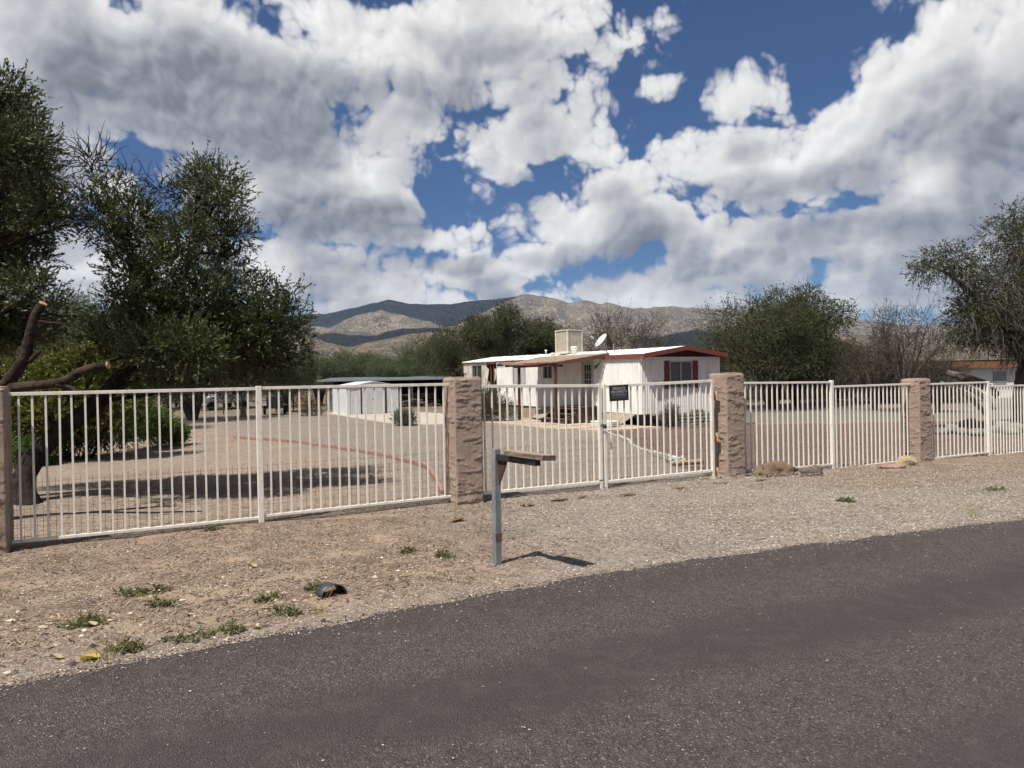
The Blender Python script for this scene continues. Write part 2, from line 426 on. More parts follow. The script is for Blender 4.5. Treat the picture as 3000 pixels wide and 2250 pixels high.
def ground_material():
    m = bpy.data.materials.new('yard_ground'); m.use_nodes = True
    tr = m.node_tree; tr.nodes.clear(); t = T(tr)
    P = t.n('ShaderNodeNewGeometry').outputs['Position']
    sp = t.n('ShaderNodeSeparateXYZ'); t.put(sp.inputs[0], P); x, y = sp.outputs[0], sp.outputs[1]
    big = t.noise(P, .55, 4, .6); mid = t.noise(P, 2.6, 4, .6); fine = t.noise(P, 14, 5, .65)
    def spk(scale, stops, soft=0.0):
        c1 = t.n('ShaderNodeSeparateColor'); t.put(c1.inputs[0], t.voro(P, scale, 'F1', 'Color', '2D'))
        return t.ramp(c1.outputs[0], stops)
    tan = spk(62, [(0, (.10, .075, .055)), (.35, (.21, .16, .122)), (.7, (.29, .228, .178)), (.9, (.37, .305, .25)), (1, (.58, .53, .46))])
    tan = t.mix(.5, tan, spk(23, [(0, (.17, .13, .10)), (.6, (.26, .205, .16)), (1, (.36, .295, .24))]))
    grey = spk(55, [(0, (.08, .066, .054)), (.35, (.18, .152, .128)), (.7, (.265, .228, .195)), (.9, (.32, .28, .24)), (1, (.48, .44, .385))])
    grey = t.mix(.4, grey, spk(26, [(0, (.13, .108, .09)), (.6, (.24, .205, .175)), (1, (.34, .30, .26))]))
    red = spk(55, [(0, (.05, .032, .027)), (.5, (.13, .085, .072)), (.85, (.19, .135, .118)), (1, (.38, .31, .28))])
    dirt = spk(75, [(0, (.105, .076, .056)), (.5, (.19, .143, .11)), (.85, (.25, .195, .155)), (1, (.44, .37, .30))])
    sand = t.mix(fine, (.225, .165, .12, 1), (.34, .262, .198, 1))
    dirt = t.mix(t.sstep(mid, .5, .66), dirt, sand)
    dirt = t.mix(t.m('MULTIPLY', t.sstep(t.noise(P, 6, 5, .7), .55, .68), .65), dirt, (.10, .066, .048, 1))
    # where: n > 0 behind the fence, s along it
    n = t.v('DOT_PRODUCT', t.v('SUBTRACT', P, tuple(F0)), tuple(NRM)); s = t.v('DOT_PRODUCT', t.v('SUBTRACT', P, tuple(F0)), tuple(E))
    wob = t.m('MULTIPLY', t.m('SUBTRACT', mid, .5), 1.6)
    # verge: gravel apron at the gate, dirt to the left, fine dirt under the right fence
    ap = t.sstep(t.m('ADD', t.m('ADD', s, t.m('MULTIPLY', n, -.18)), wob), -2.1, .3)
    ap = t.m('MULTIPLY', ap, t.m('SUBTRACT', 1.0, t.m('MULTIPLY', t.sstep(t.m('ADD', s, wob), 3.2, 5.2), t.sstep(t.m('ADD', n, wob), -3.4, -2.0))))
    a0, a1 = EDGE[2], EDGE[-3]; ed = (a1 - a0).normalized(); en = Vector((-ed.y, ed.x, 0))
    dr = t.v('DOT_PRODUCT', t.v('SUBTRACT', P, tuple(a0)), tuple(en))
    edge = t.sstep(t.m('ADD', dr, t.m('MULTIPLY', wob, .35)), .85, .25)
    ap = t.m('MAXIMUM', ap, t.m('MULTIPLY', edge, .5))
    c = t.mix(ap, dirt, grey)
    c = t.mix(1.0, c, t.ramp(t.noise(P, 1.1, 5, .65), [(.3, .78), (.5, 1.0), (.7, 1.16)]), 'MULTIPLY')
    # yard: tan left, grey drive, red bed right
    drive = t.m('MULTIPLY', t.sstep(t.m('ADD', x, t.m('MULTIPLY', t.m('MAXIMUM', t.m('SUBTRACT', y, 13.0), 0.0), .62)), -2.2, -.9), t.sstep(x, 7.2, 3.2))
    yard = t.mix(drive, tan, grey)
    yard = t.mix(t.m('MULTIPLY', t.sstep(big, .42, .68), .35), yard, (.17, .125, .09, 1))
    rb = t.m('MULTIPLY', t.sstep(x, 3.22, 3.30), t.sstep(t.m('ADD', y, wob), 27.6, 26.6))
    yard = t.mix(rb, yard, red)
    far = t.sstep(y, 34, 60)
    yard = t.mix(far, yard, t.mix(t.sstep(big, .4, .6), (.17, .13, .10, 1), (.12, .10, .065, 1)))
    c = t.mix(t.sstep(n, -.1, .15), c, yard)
    yd = 1
    c = t.mix(t.m('MULTIPLY', t.sstep(x, 3.5, 6.0), t.sstep(t.m('ADD', y, wob), 26.8, 28.5)), c, t.mix(mid, (.13, .115, .10, 1), (.19, .168, .148, 1)))  # grey dirt at the back right, its colour darkened for the tree shade
    # leaf litter under the olive
    lit = t.m('MULTIPLY', t.sstep(t.v('DISTANCE', P, (-5.6, 10.6, 0)), 4.5, 1.5), t.sstep(t.noise(P, 9, 5, .75), .5, .62))
    c = t.mix(t.m('MULTIPLY', lit, .7), c, (.10, .068, .042, 1))
    b = t.n('ShaderNodeBsdfPrincipled'); c = t.mix(1.0, c, (ALB, ALB, ALB, 1), 'MULTIPLY')
    t.put(b.inputs['Base Color'], c); b.inputs['Roughness'].default_value = .95; b.inputs['Specular IOR Level'].default_value = .12
    bp = t.n('ShaderNodeBump'); bp.inputs['Strength'].default_value = .7; bp.inputs['Distance'].default_value = .012
    t.put(bp.inputs['Height'], t.m('ADD', t.m('MULTIPLY', t.voro(P, 60, 'F1', 'Distance', '2D'), -1.0), fine)); t.put(b.inputs['Normal'], bp.outputs[0])
    o = t.n('ShaderNodeOutputMaterial'); tr.links.new(b.outputs[0], o.inputs[0])
    return m
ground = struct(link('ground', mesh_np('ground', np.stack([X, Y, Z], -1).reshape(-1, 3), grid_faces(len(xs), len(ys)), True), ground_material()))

# ---------------------------------------------------------------- road
def road_material():
    m = bpy.data.materials.new('chip_seal'); m.use_nodes = True
    tr = m.node_tree; tr.nodes.clear(); t = T(tr)
    P = t.n('ShaderNodeNewGeometry').outputs['Position']
    c1 = t.n('ShaderNodeSeparateColor'); t.put(c1.inputs[0], t.voro(P, 125, 'F1', 'Color', '2D'))
    c2 = t.n('ShaderNodeSeparateColor'); t.put(c2.inputs[0], t.voro(P, 62, 'F1', 'Color', '2D'))
    chips = t.ramp(c1.outputs[0], [(0, (.020, .016, .017)), (.4, (.050, .039, .040)), (.8, (.088, .071, .070)), (.96, (.13, .11, .105)), (1, (.34, .31, .28))])
    chips = t.mix(.4, t.mix(1.0, chips, (.90, .86, .85, 1), 'MULTIPLY'), t.ramp(c2.outputs[1], [(0, (.022, .018, .019)), (.6, (.056, .045, .046)), (1, (.085, .07, .068))]))
    # wheel tracks polished dark along the road
    a0, a1 = EDGE[2], EDGE[-3]; ed = (a1 - a0).normalized(); en = Vector((-ed.y, ed.x, 0))
    dr = t.v('DOT_PRODUCT', t.v('SUBTRACT', P, tuple(a0)), tuple(en))
    w = t.m('MULTIPLY', t.m('SUBTRACT', t.noise(P, .5, 5, .6), .5), .8)
    dd = t.m('ADD', dr, w)
    tr1 = t.m('MAXIMUM', t.m('MULTIPLY', t.sstep(t.m('ABSOLUTE', t.m('ADD', dd, 1.35)), .55, .1), t.sstep(t.noise(P, .5, 4, .6), .25, .5)), t.m('MULTIPLY', t.sstep(t.m('ABSOLUTE', t.m('ADD', dd, 3.0)), .5, .1), .8))
    edge = t.sstep(dd, -.55, -.15)
    old = t.mix(t.m('MULTIPLY', tr1, .85), chips, (.034, .031, .031, 1))
    old = t.mix(t.m('MULTIPLY', edge, .35), old, (.03, .026, .027, 1))
    c = t.mix(t.m('MULTIPLY', t.sstep(t.noise(P, 5, 5, .7), .45, .7), .25), old, (.10, .088, .08, 1))
    b = t.n('ShaderNodeBsdfPrincipled'); c = t.mix(1.0, c, (1.04, 1.0, .975, 1), 'MULTIPLY')
    t.put(b.inputs['Base Color'], c); b.inputs['Roughness'].default_value = .8; b.inputs['Specular IOR Level'].default_value = .3
    bp = t.n('ShaderNodeBump'); bp.inputs['Strength'].default_value = .8; bp.inputs['Distance'].default_value = .01
    t.put(bp.inputs['Height'], t.m('MULTIPLY', t.voro(P, 125, 'F1', 'Distance', '2D'), -1.0)); t.put(b.inputs['Normal'], bp.outputs[0])
    o = t.n('ShaderNodeOutputMaterial'); tr.links.new(b.outputs[0], o.inputs[0])
    return m
xe = np.concatenate([np.arange(-40, -6, .5), np.arange(-6, 12, .03), np.arange(12, 50, .5)])
off = (fbm(xe * 2.2, xe * 0, 31, 4) - .5) * .16 + (fbm(xe * 14, xe * 0, 37, 3) - .5) * .07
vv = np.array([0, .04, .12, .4, 1, 3, 7.5])
XX, VV = np.meshgrid(xe, vv, indexing='ij')
YY = (road_y(xe) + off)[:, None] - VV * 1.1
ZZ = np.where(VV < .01, -.015, np.where(VV < .05, .004, .006))
ZZ = ZZ + (fbm(XX * .6, YY * .6, 5, 2) - .5) * .012 * (VV > .3)
struct(link('road', mesh_np('road', np.stack([XX + VV * .45, YY, ZZ], -1).reshape(-1, 3), grid_faces(len(xe), len(vv))[:, ::-1], True), road_material()))

# ---------------------------------------------------------------- loose gravel
def stone_mat(name, stops):
    m = bpy.data.materials.new(name); m.use_nodes = True
    tr = m.node_tree; tr.nodes.clear(); t = T(tr)
    c = t.ramp(t.n('ShaderNodeNewGeometry').outputs['Random Per Island'], stops)
    b = t.n('ShaderNodeBsdfPrincipled'); t.put(b.inputs['Base Color'], c); b.inputs['Roughness'].default_value = .9; b.inputs['Specular IOR Level'].default_value = .15
    o = t.n('ShaderNodeOutputMaterial'); tr.links.new(b.outputs[0], o.inputs[0]); return m
def octas(name, P, size, m, seed, flat=.55):
    rs = np.random.RandomState(seed); n = len(P)
    base = np.array([[1, 0, 0], [0, 1, 0], [-1, 0, 0], [0, -1, 0], [0, 0, 1], [0, 0, -.6]], dtype=np.float32)
    V = base[None] * (1 + rs.uniform(-.35, .35, (n, 6, 1)))
    V = V * np.stack([size * rs.uniform(.7, 1.3, n), size * rs.uniform(.7, 1.3, n), size * flat * rs.uniform(.6, 1.3, n)], 1)[:, None, :]
    a = rs.uniform(0, 6.28, n); c, s = np.cos(a)[:, None], np.sin(a)[:, None]
    V = np.stack([V[..., 0] * c - V[..., 1] * s, V[..., 0] * s + V[..., 1] * c, V[..., 2]], -1) + P[:, None, :]
    F = np.array([[0, 1, 4], [1, 2, 4], [2, 3, 4], [3, 0, 4], [1, 0, 5], [2, 1, 5], [3, 2, 5], [0, 3, 5]])
    F = (F[None] + (np.arange(n) * 6)[:, None, None]).reshape(-1, 3)
    return stuff(link(name, mesh_np(name, V.reshape(-1, 3), F), m))
rs = np.random.RandomState(4)
def scatter(n, x0, x1, keep):
    x = rs.uniform(x0, x1, n); lo = road_y(x); hi = 9.91 + .532 * x - .02
    y = lo + (hi - lo) * rs.uniform(-.06, 1, n)
    d = y - lo; nn = (x * NRM.x + (y - 9.91) * NRM.y); s = x * E.x + (y - 9.91) * E.y
    k = rs.rand(n) < keep(s, nn, d)
    x, y = x[k], y[k]
    return np.stack([x, y, np.maximum(ground_h(x, y), -.005) + .002], 1)
def near_edge(s, n, d): return np.clip(1 - np.abs(d - .12) / .42, 0, 1)
def apron(s, n, d):
    a = np.clip((s + 1.7 + .25 * n) / 2.2, .0, 1) * np.clip(1 - (s - 4.5) / 4 * np.clip((n + 3) / 1.5, 0, 1), .08, 1)
    return np.clip(.06 + .9 * a + .38 * near_edge(s, n, d), 0, 1)
Pg = scatter(62000, -5.2, 9.5, apron)
octas('gravel', Pg, rs.uniform(.005, .012, len(Pg)), stone_mat('pale_gravel', [(0, (.08, .066, .054)), (.3, (.19, .16, .135)), (.65, (.29, .25, .213)), (.88, (.34, .30, .258)), (1, (.54, .50, .44))]), 8)
Pd = scatter(16000, -5.5, 11, lambda s, n, d: np.full(len(s), .9))
octas('grit', Pd, rs.uniform(.004, .013, len(Pd)), stone_mat('dirt_stones', [(0, (.05, .04, .035)), (.4, (.17, .12, .09)), (.8, (.28, .2, .15)), (1, (.52, .45, .36))]), 9)
NC = 6500; x = rs.uniform(-4, 9, NC); y = road_y(x) - rs.exponential(.13, NC) + .04
octas('road_chippings', np.stack([x, y, np.full(NC, .010)], 1), rs.uniform(.003, .008, NC), stone_mat('edge_chips', [(0, (.06, .05, .042)), (.5, (.15, .125, .105)), (.9, (.27, .235, .2)), (1, (.5, .46, .4))]), 10)
x = rs.uniform(-4, 7, 900); y = rs.uniform(2.2, 7.5, 900); k = y < road_y(x) - .2; x, y = x[k], y[k]
octas('road_chippings', np.stack([x, y, np.full(len(x), .012)], 1), rs.uniform(.003, .007, len(x)), bpy.data.materials['pale_gravel'], 11)
Pl = np.stack([rs.uniform(-4.6, -.6, 330), np.zeros(330), np.zeros(330)], 1)
Pl[:, 1] = road_y(Pl[:, 0]) + rs.uniform(.1, 1.6, 330) ** 1.4; Pl[:, 2] = ground_h(Pl[:, 0], Pl[:, 1]) + .003
octas('pebbles', Pl, rs.uniform(.012, .032, 330), bpy.data.materials['dirt_stones'], 12, .5)
# straw and twig litter on the dirt verge
def litter(name, n, seed, m, x0, x1, lmin, lmax):
    r2 = np.random.RandomState(seed)
    x = r2.uniform(x0, x1, n); lo = road_y(x); hi = 9.91 + .532 * x + .9
    y = lo + (hi - lo) * r2.uniform(.05, 1, n); z = ground_h(x, y) + .008
    a = r2.uniform(0, 6.28, n); L = r2.uniform(lmin, lmax, n) / 2; w = r2.uniform(.002, .005, n)
    dx, dy = np.cos(a) * L, np.sin(a) * L; wx, wy = -np.sin(a) * w, np.cos(a) * w
    t1 = r2.uniform(-.006, .01, n)
    V = np.stack([np.stack([x - dx - wx, y - dy - wy, z - t1], 1), np.stack([x - dx + wx, y - dy + wy, z - t1], 1),
                  np.stack([x + dx + wx, y + dy + wy, z + t1 + .002], 1), np.stack([x + dx - wx, y + dy - wy, z + t1 + .002], 1)], 1)
    F = np.arange(n * 4).reshape(n, 4)
    return stuff(link(name, mesh_np(name, V.reshape(-1, 3), F), m))
litter('straw_litter', 3000, 21, leaf_mat('straw', [(.30, .22, .13), (.20, .13, .08), (.42, .33, .2)], trans=.1, rough=.9, spec=.1), -5.6, 0.2, .02, .09)
litter('twig_litter', 2200, 22, leaf_mat('twig_bits', [(.07, .045, .032), (.13, .085, .06), (.05, .035, .03)], trans=0, rough=.9, spec=.1), -5.8, .6, .02, .12)

# ================================================================ mountains
def rock_mat(name, a, b, shrub, pale, sc=1.0, dens=.5):
    m = bpy.data.materials.new(name); m.use_nodes = True
    tr = m.node_tree; tr.nodes.clear(); t = T(tr)
    P = t.n('ShaderNodeNewGeometry').outputs['Position']
    c = t.mix(t.sstep(t.noise(P, .0022 * sc, 6, .65), .38, .62), tuple(a) + (1,), tuple(b) + (1,))
    c = t.mix(t.m('MULTIPLY', t.sstep(t.noise(P, .03 * sc, 6, .75), .53, .62), .75), c, tuple(pale) + (1,))
    sh = t.sstep(t.voro(P, .055 * sc, 'F1', 'Distance'), dens, dens - .22)
    c = t.mix(t.m('MULTIPLY', sh, t.sstep(t.noise(P, .006 * sc, 4, .6), .3, .55)), c, tuple(shrub) + (1,))
    bs = t.n('ShaderNodeBsdfPrincipled'); t.put(bs.inputs['Base Color'], c); bs.inputs['Roughness'].default_value = 1; bs.inputs['Specular IOR Level'].default_value = 0
    bp = t.n('ShaderNodeBump'); bp.inputs['Strength'].default_value = 1; bp.inputs['Distance'].default_value = 14 / sc
    t.put(bp.inputs['Height'], t.noise(P, .018 * sc, 8, .7)); t.put(bs.inputs['Normal'], bp.outputs[0])
    o = t.n('ShaderNodeOutputMaterial'); tr.links.new(bs.outputs[0], o.inputs[0]); return m
RM = rock_mat('rocky_slope', (.095, .08, .06), (.165, .135, .10), (.03, .035, .024), (.33, .29, .245), 1.0, .58)
RF = rock_mat('scrub_slope', (.105, .08, .055), (.16, .12, .083), (.028, .033, .02), (.32, .255, .195), 1.4, .66)
def ridge(name, pts, Y0, front, back, seed, m, gul=.35, freq=1.0):
    C = [at(x, y, Y0) for x, y in pts]
    cx = np.array([c.x for c in C]); cz = np.array([c.z for c in C])
    n = 420; x = np.linspace(cx[0], cx[-1], n)
    H = np.interp(x, cx, cz)
    k = np.hanning(9); k /= k.sum(); H = np.convolve(np.pad(H, 4, mode='edge'), k, 'valid')
    sc = Y0 / 7000.0
    H = H + (fbm(x / (130 * sc), x * 0, seed, 4) - .5) * 26 * sc
    v = np.concatenate([np.linspace(0, 1, 64), 1 + np.linspace(.06, 1, 16)])
    Xg, Vg = np.meshgrid(x, v, indexing='ij'); Hg = np.repeat(H[:, None], len(v), 1)
    fr = np.clip(Vg, 0, 1); bk = np.clip(Vg - 1, 0, 1)
    Yg = Y0 - (1 - fr) * front + bk * back
    warp = (fbm(Xg / (900 * sc), Vg * 1.3, seed + 50, 3) - .5) * 700 * sc
    rg = ridged((Xg + warp) / (620 * sc) * freq, Vg * 1.6, seed + 7, 5, .52) - .62
    Zg = Hg * np.where(Vg <= 1, fr ** .85, (1 - bk) ** 1.2)
    Zg = Zg + rg * Hg * gul * 4 * fr * (1 - fr) * (bk == 0) + (fbm(Xg / (90 * sc), Vg * 9, seed + 3, 4) - .5) * 22 * sc * np.clip(fr * 3, 0, 1) * (1 - .6 * fr ** 4)
    Zg = np.where(fr <= 0.001, -3, Zg)
    o = link(name, mesh_np(name, np.stack([Xg, Yg, Zg], -1).reshape(-1, 3), grid_faces(n, len(v)), True), m)
    return struct(o)
ridge('mountain', [(-900, 960), (-200, 925), (400, 930), (700, 935), (874, 922), (956, 920), (1071, 895), (1132, 879), (1180, 887), (1234, 895), (1315, 891), (1390, 882), (1451, 877), (1560, 862), (1700, 900), (2000, 960)], 9300, 2300, 1500, 101, RM)
ridge('mountain', [(1020, 1010), (1130, 985), (1250, 965), (1340, 952), (1400, 924), (1451, 900), (1532, 862), (1565, 868), (1593, 864), (1668, 888), (1708, 880), (1763, 890), (1776, 883), (1851, 904), (1912, 902), (1966, 894), (2048, 913), (2150, 935), (2300, 950)], 8000, 2400, 1500, 102, RM, .45)
ridge('mountain', [(1800, 930), (1960, 900), (2081, 902), (2180, 905), (2300, 912), (2397, 919), (2484, 930), (2538, 940), (2647, 951), (2750, 949), (3000, 955), (3600, 940)], 9900, 2000, 1300, 103, RM)
ridge('hill', [(300, 950), (650, 935), (840, 932), (900, 955), (967, 960), (1010, 938), (1060, 918), (1114, 908), (1165, 922), (1230, 938), (1300, 955), (1380, 978), (1500, 1000)], 7000, 1400, 900, 104, RM, .4, 1.3)
ridge('hill', [(200, 985), (600, 965), (820, 935), (876, 944), (938, 979), (982, 966), (1030, 970), (1100, 972), (1197, 963), (1290, 962), (1360, 975), (1500, 985), (1700, 975), (1850, 985), (1953, 983), (2040, 962), (2120, 975), (2400, 985), (2700, 975), (3100, 985)], 5600, 1000, 700, 105, RF, .3, 1.6)
ridge('hill', [(0, 1010), (500, 985), (800, 960), (909, 985), (980, 1008), (1026, 1019), (1056, 1009), (1144, 988), (1220, 975), (1300, 968), (1450, 990), (1700, 1010), (2000, 1020), (2200, 1010), (2600, 1010), (3000, 1000)], 4300, 1300, 700, 106, RF, .3, 1.6)
ridge('hill', [(200, 1050), (900, 1050), (1060, 1066), (1150, 1055), (1260, 1050), (1500, 1060), (2000, 1050), (2480, 1056), (2700, 1030), (2800, 1045), (3100, 1050)], 2600, 700, 500, 107, RF, .25, 2.0)

# unseen clouds added above the view to cast shade on the far slopes
cm = mat('cloud_white', (.8, .8, .8), rough=1.0, spec=0)
def add_shadow_cloud(tx, ty, rx, ry, seed, h=5200.0):
    """placed so that its shadow falls round (tx, ty)"""
    k = h / math.tan(R(SUN_EL)); c = Vector((tx, ty, 0)) - SUN_DIR * k
    r2 = random.Random(seed); b = MB()
    for i in range(16):
        a = r2.uniform(0, 6.28); q = math.sqrt(r2.random()) * .75
        s_ = r2.uniform(.28, .5)
        b.blob((c.x + math.cos(a) * q * rx, c.y + math.sin(a) * q * ry, h + r2.uniform(0, 120)), (rx * s_, ry * s_, 260 * (1.2 - q)), r2, .16, 3)
    return struct(b.build('shadow_cloud', cm, None, True))
add_shadow_cloud(-1500, 9100, 2300, 900, 1)
add_shadow_cloud(-2500, 5300, 1500, 430, 2)
add_shadow_cloud(-600, 5500, 700, 330, 3)
add_shadow_cloud(1500, 5250, 700, 420, 4)

# the air between here and the mountains
def haze():
    m = bpy.data.materials.new('haze_air'); m.use_nodes = True
    tr = m.node_tree; tr.nodes.clear(); t = T(tr)
    pv = t.n('ShaderNodeVolumePrincipled'); pv.inputs['Color'].default_value = (.52, .70, 1.0, 1); pv.inputs['Density'].default_value = 2.6e-5
    pv.inputs['Anisotropy'].default_value = .2
    o = t.n('ShaderNodeOutputMaterial'); tr.links.new(pv.outputs[0], o.inputs['Volume'])
    b = MB().box((-8600, -600, -1.5), (8600, 12200, 1500)).build('haze', m)
    stuff(b)
HAZE = True
if HAZE: haze()
# ================================================================ pillars
stucco = mat('pink_stucco', (.37, .282, .232), (.30, .228, .188), 5, 5, rough=.95, bump=.6, bscale=170, spec=.1, col3=(.42, .31, .25), scale3=14, amt3=.5)
def pillar(label, s, off, z0, z1, w=.40, seed=1):
    root = thing('pillar', label, 'pillar', fp(s, z0, off), math.atan2(E.y, E.x), 'stucco pillars along the street fence')
    h = z1 - z0 + .12; r2 = np.random.RandomState(seed)
    nu, nv = 44, int(h / .0095); u = np.linspace(0, 1, nu); v = np.linspace(0, 1, nv)
    U, Vv = np.meshgrid(u, v, indexing='ij')
    Vs, Fs, k = [], [], 0
    for f in range(4):
        a = U * w; b = Vv * h; D = (fbm(a * 30, b * 30, seed * 9 + f, 3) - .5) * .006 + (fbm(a * 6, b * 4, seed * 9 + f + 40, 3) - .5) * .008
        for _ in range(int(46 * h)):                        # trowelled ledges with a lip below
            u0, v0, hw = r2.uniform(0, w), r2.uniform(.02, h), r2.uniform(.03, .15)
            yc = v0 + (fbm(a * 22, a * 0 + r2.uniform(0, 99), seed + f, 3) - .5) * .06 + r2.uniform(-.12, .12) * (a - u0)
            q = b - yc; e = np.clip(1 - np.abs(a - u0) / hw, 0, 1) ** .5
            D += np.where(q > 0, np.exp(-q / r2.uniform(.02, .06)) * e * r2.uniform(.003, .011), 0)
        edge = np.clip(np.minimum(a, w - a) / .02, 0, 1); topf = np.clip((h - b) / .03, 0, 1)
        D = D * edge * topf
        rnd = .014 * (1 - np.clip(np.minimum(a, w - a) / .016, 0, 1)) ** 2 + .012 * (1 - np.clip((h - b) / .03, 0, 1)) ** 2
        D = D - rnd
        X = a - w / 2; Yq = -(w / 2) - D; Zq = b - .12
        c, s_ = math.cos(f * math.pi / 2), math.sin(f * math.pi / 2)
        Vs.append(np.stack([X * c - Yq * s_, X * s_ + Yq * c, Zq], -1).reshape(-1, 3)); Fs.append(grid_faces(nu, nv) + k); k += nu * nv
    n = 24; gx = np.linspace(-w / 2 + .012, w / 2 - .012, n); Xt, Yt = np.meshgrid(gx, gx, indexing='ij')
    ed = np.clip((w / 2 - np.maximum(abs(Xt), abs(Yt))) / .04, 0, 1)
    Zt = h - .12 + .004 + .010 * ed + (fbm(Xt * 25 + 9, Yt * 25 + 9, seed, 3) - .5) * .012 * ed
    Vs.append(np.stack([Xt, Yt, Zt], -1).reshape(-1, 3)); Fs.append(grid_faces(n, n) + k)
    link('pillar_body', mesh_np('pillar_body', np.concatenate(Vs), np.concatenate(Fs), True), stucco, root)
    return root
def pil(px_corner, right=False):
    """s of a pillar from the picture x of its near front corner, front face 0.2 m before the fence line"""
    d = ray(px_corner, 1300); k = (F0 - NRM * .2).dot(NRM) / d.dot(NRM); return (d * k - F0).dot(E)
s1 = pil(17) - .20; s2 = pil(1334) + .20; s3 = pil(2131) + .20; s4 = pil(2696) + .20
pillar('pink stucco pillar at the left edge of the photo, beside the pruned branches', s1, 0, 0.0, 1.64, seed=2)
pillar('rough pink stucco pillar behind the mailbox post, left of the double gate', s2, 0, 0.0, 1.66, seed=3)
pillar('pink stucco pillar with rusty hinge plates, right of the double gate', s3, 0, -.07, 1.66, seed=5)
pillar('short pink stucco pillar furthest right, beside the yellow stone', s4, 0, -.19, 1.49, .38, seed=7)

# ================================================================ fence
paint = mat('cream_paint', (.78, .75, .68), (.66, .62, .54), 5, 4, .45, .75, rough=.5, spec=.4, col3=(.40, .31, .22), scale3=16, amt3=.4)
wire = mat('rusty_wire', (.11, .075, .055), rough=.8, metal=.3)
rust = mat('rust', (.23, .085, .035), (.10, .045, .03), 30, 4, rough=.9)
barmesh = {}
def bar_obj(parent, s, z0, z1, off, lean=0.0):
    if 'b' not in barmesh:
        me = bpy.data.meshes.new('bar'); b = MB().box((-.0095, -.0095, 0), (.0095, .0095, 1)); me.from_pydata(b.v, [], b.f); me.materials.append(paint); barmesh['b'] = me
    o = bpy.data.objects.new('bar', barmesh['b']); COL.objects.link(o); o.parent = parent
    o.location = fp(s, z0, off) - parent.location; o.scale = (1, 1, z1 - z0); o.rotation_euler = (0, lean, math.atan2(E.y, E.x))
def panel(root, top, bot, n, off=0.0, mesh_h=.62, rail=.036, sa=None, sb=None, seed=0):
    """top, bot: the rails' two ends in the picture; n bars between"""
    (ta, za), (tb, zb) = fence_pt(*top[0]), fence_pt(*top[1]); (ba, ya), (bb, yb) = fence_pt(*bot[0]), fence_pt(*bot[1])
    a = sa if sa is not None else (ta + ba) / 2; b = sb if sb is not None else (tb + bb) / 2
    zt = lambda s: za + (zb - za) * (s - ta) / (tb - ta); zl = lambda s: ya + (yb - ya) * (s - ba) / (bb - ba)
    L = root.location
    MB().bar(fp(a, zt(a), off) - L, fp(b, zt(b), off) - L, rail, rail).build('top_rail', paint, root, bevel=.003)
    MB().bar(fp(a, zl(a), off) - L, fp(b, zl(b), off) - L, rail, rail * .9).build('bottom_rail', paint, root, bevel=.003)
    rg = random.Random(seed)
    for i in range(n):
        s = a + (b - a) * (i + .75) / (n + .5)
        bar_obj(root, s + rg.uniform(-.003, .003), zl(s) + rail * .44, zt(s) - rail * .49, off, rg.uniform(-.0035, .0035))
    w = MB(); k = int((b - a) / .055)
    for i in range(k + 1):
        s = a + (b - a) * i / k; jj = rg.uniform(-.006, .006)
        w.bar(fp(s, zl(s) - .06, off + .016) - L, fp(s + jj, zl(s) + mesh_h + rg.uniform(-.02, .03), off + .016) - L, .0022, .0022)
    for j in range(8):
        zz = -.05 + (mesh_h + .02) * j / 7
        w.bar(fp(a, zl(a) + zz, off + .018) - L, fp(b, zl(b) + zz, off + .018) - L, .0022, .0022)
    stuff(w.build('wire_mesh', wire, root))
def post(root, px, ytop, ybot, w=.062, name='post', off=0.0):
    s, zt = fence_pt(px, ytop); _, zb = fence_pt(px, ybot); L = root.location
    MB().bar(fp(s, zb - .15, off) - L, fp(s, zt, off) - L, w, w, up=tuple(NRM)).build(name, paint, root, bevel=.004)
    return s
f = thing('fence', 'cream metal bar fence section left of the mailbox, in front of the olive tree', 'fence', fp(-4, 0), 0, 'cream metal fence sections')
sp = post(f, 757, 1131, 1528)
panel(f, [(24, 1155), (747, 1139)], [(39, 1588), (752, 1518)], 20, sa=s1 + .2, sb=sp - .03, seed=1)
panel(f, [(770, 1137), (1313, 1126)], [(779, 1511), (1319, 1454)], 20, sa=sp + .03, sb=s2 - .2 + .01, off=-.0, seed=2)
f = thing('fence', 'cream metal bar fence section between the gate pillar and the rightmost pillar', 'fence', fp(6, 0), 0, 'cream metal fence sections')
sp = post(f, 2435, 1114, 1381)
panel(f, [(2186, 1122), (2430, 1120)], [(2186, 1383), (2432, 1361)], 18, sa=s3 + .2, sb=sp - .03, seed=3)
panel(f, [(2441, 1133), (2667, 1125)], [(2442, 1375), (2668, 1347.6)], 18, sa=sp + .03, sb=s4 - .19, seed=4)
f = thing('fence', 'cream metal bar fence section at the right edge of the photo, before the white house', 'fence', fp(11, 0), 0, 'cream metal fence sections')
sp = post(f, 2893, 1117, 1338)
panel(f, [(2734, 1125), (2888, 1120)], [(2739, 1342), (2888, 1326)], 16, sa=s4 + .19, sb=sp - .03, seed=5)
panel(f, [(2899, 1131.7), (3000, 1129)], [(2899, 1335.7), (3000, 1323)], 20, sa=sp + .03, sb=sp + 2.45, seed=6)

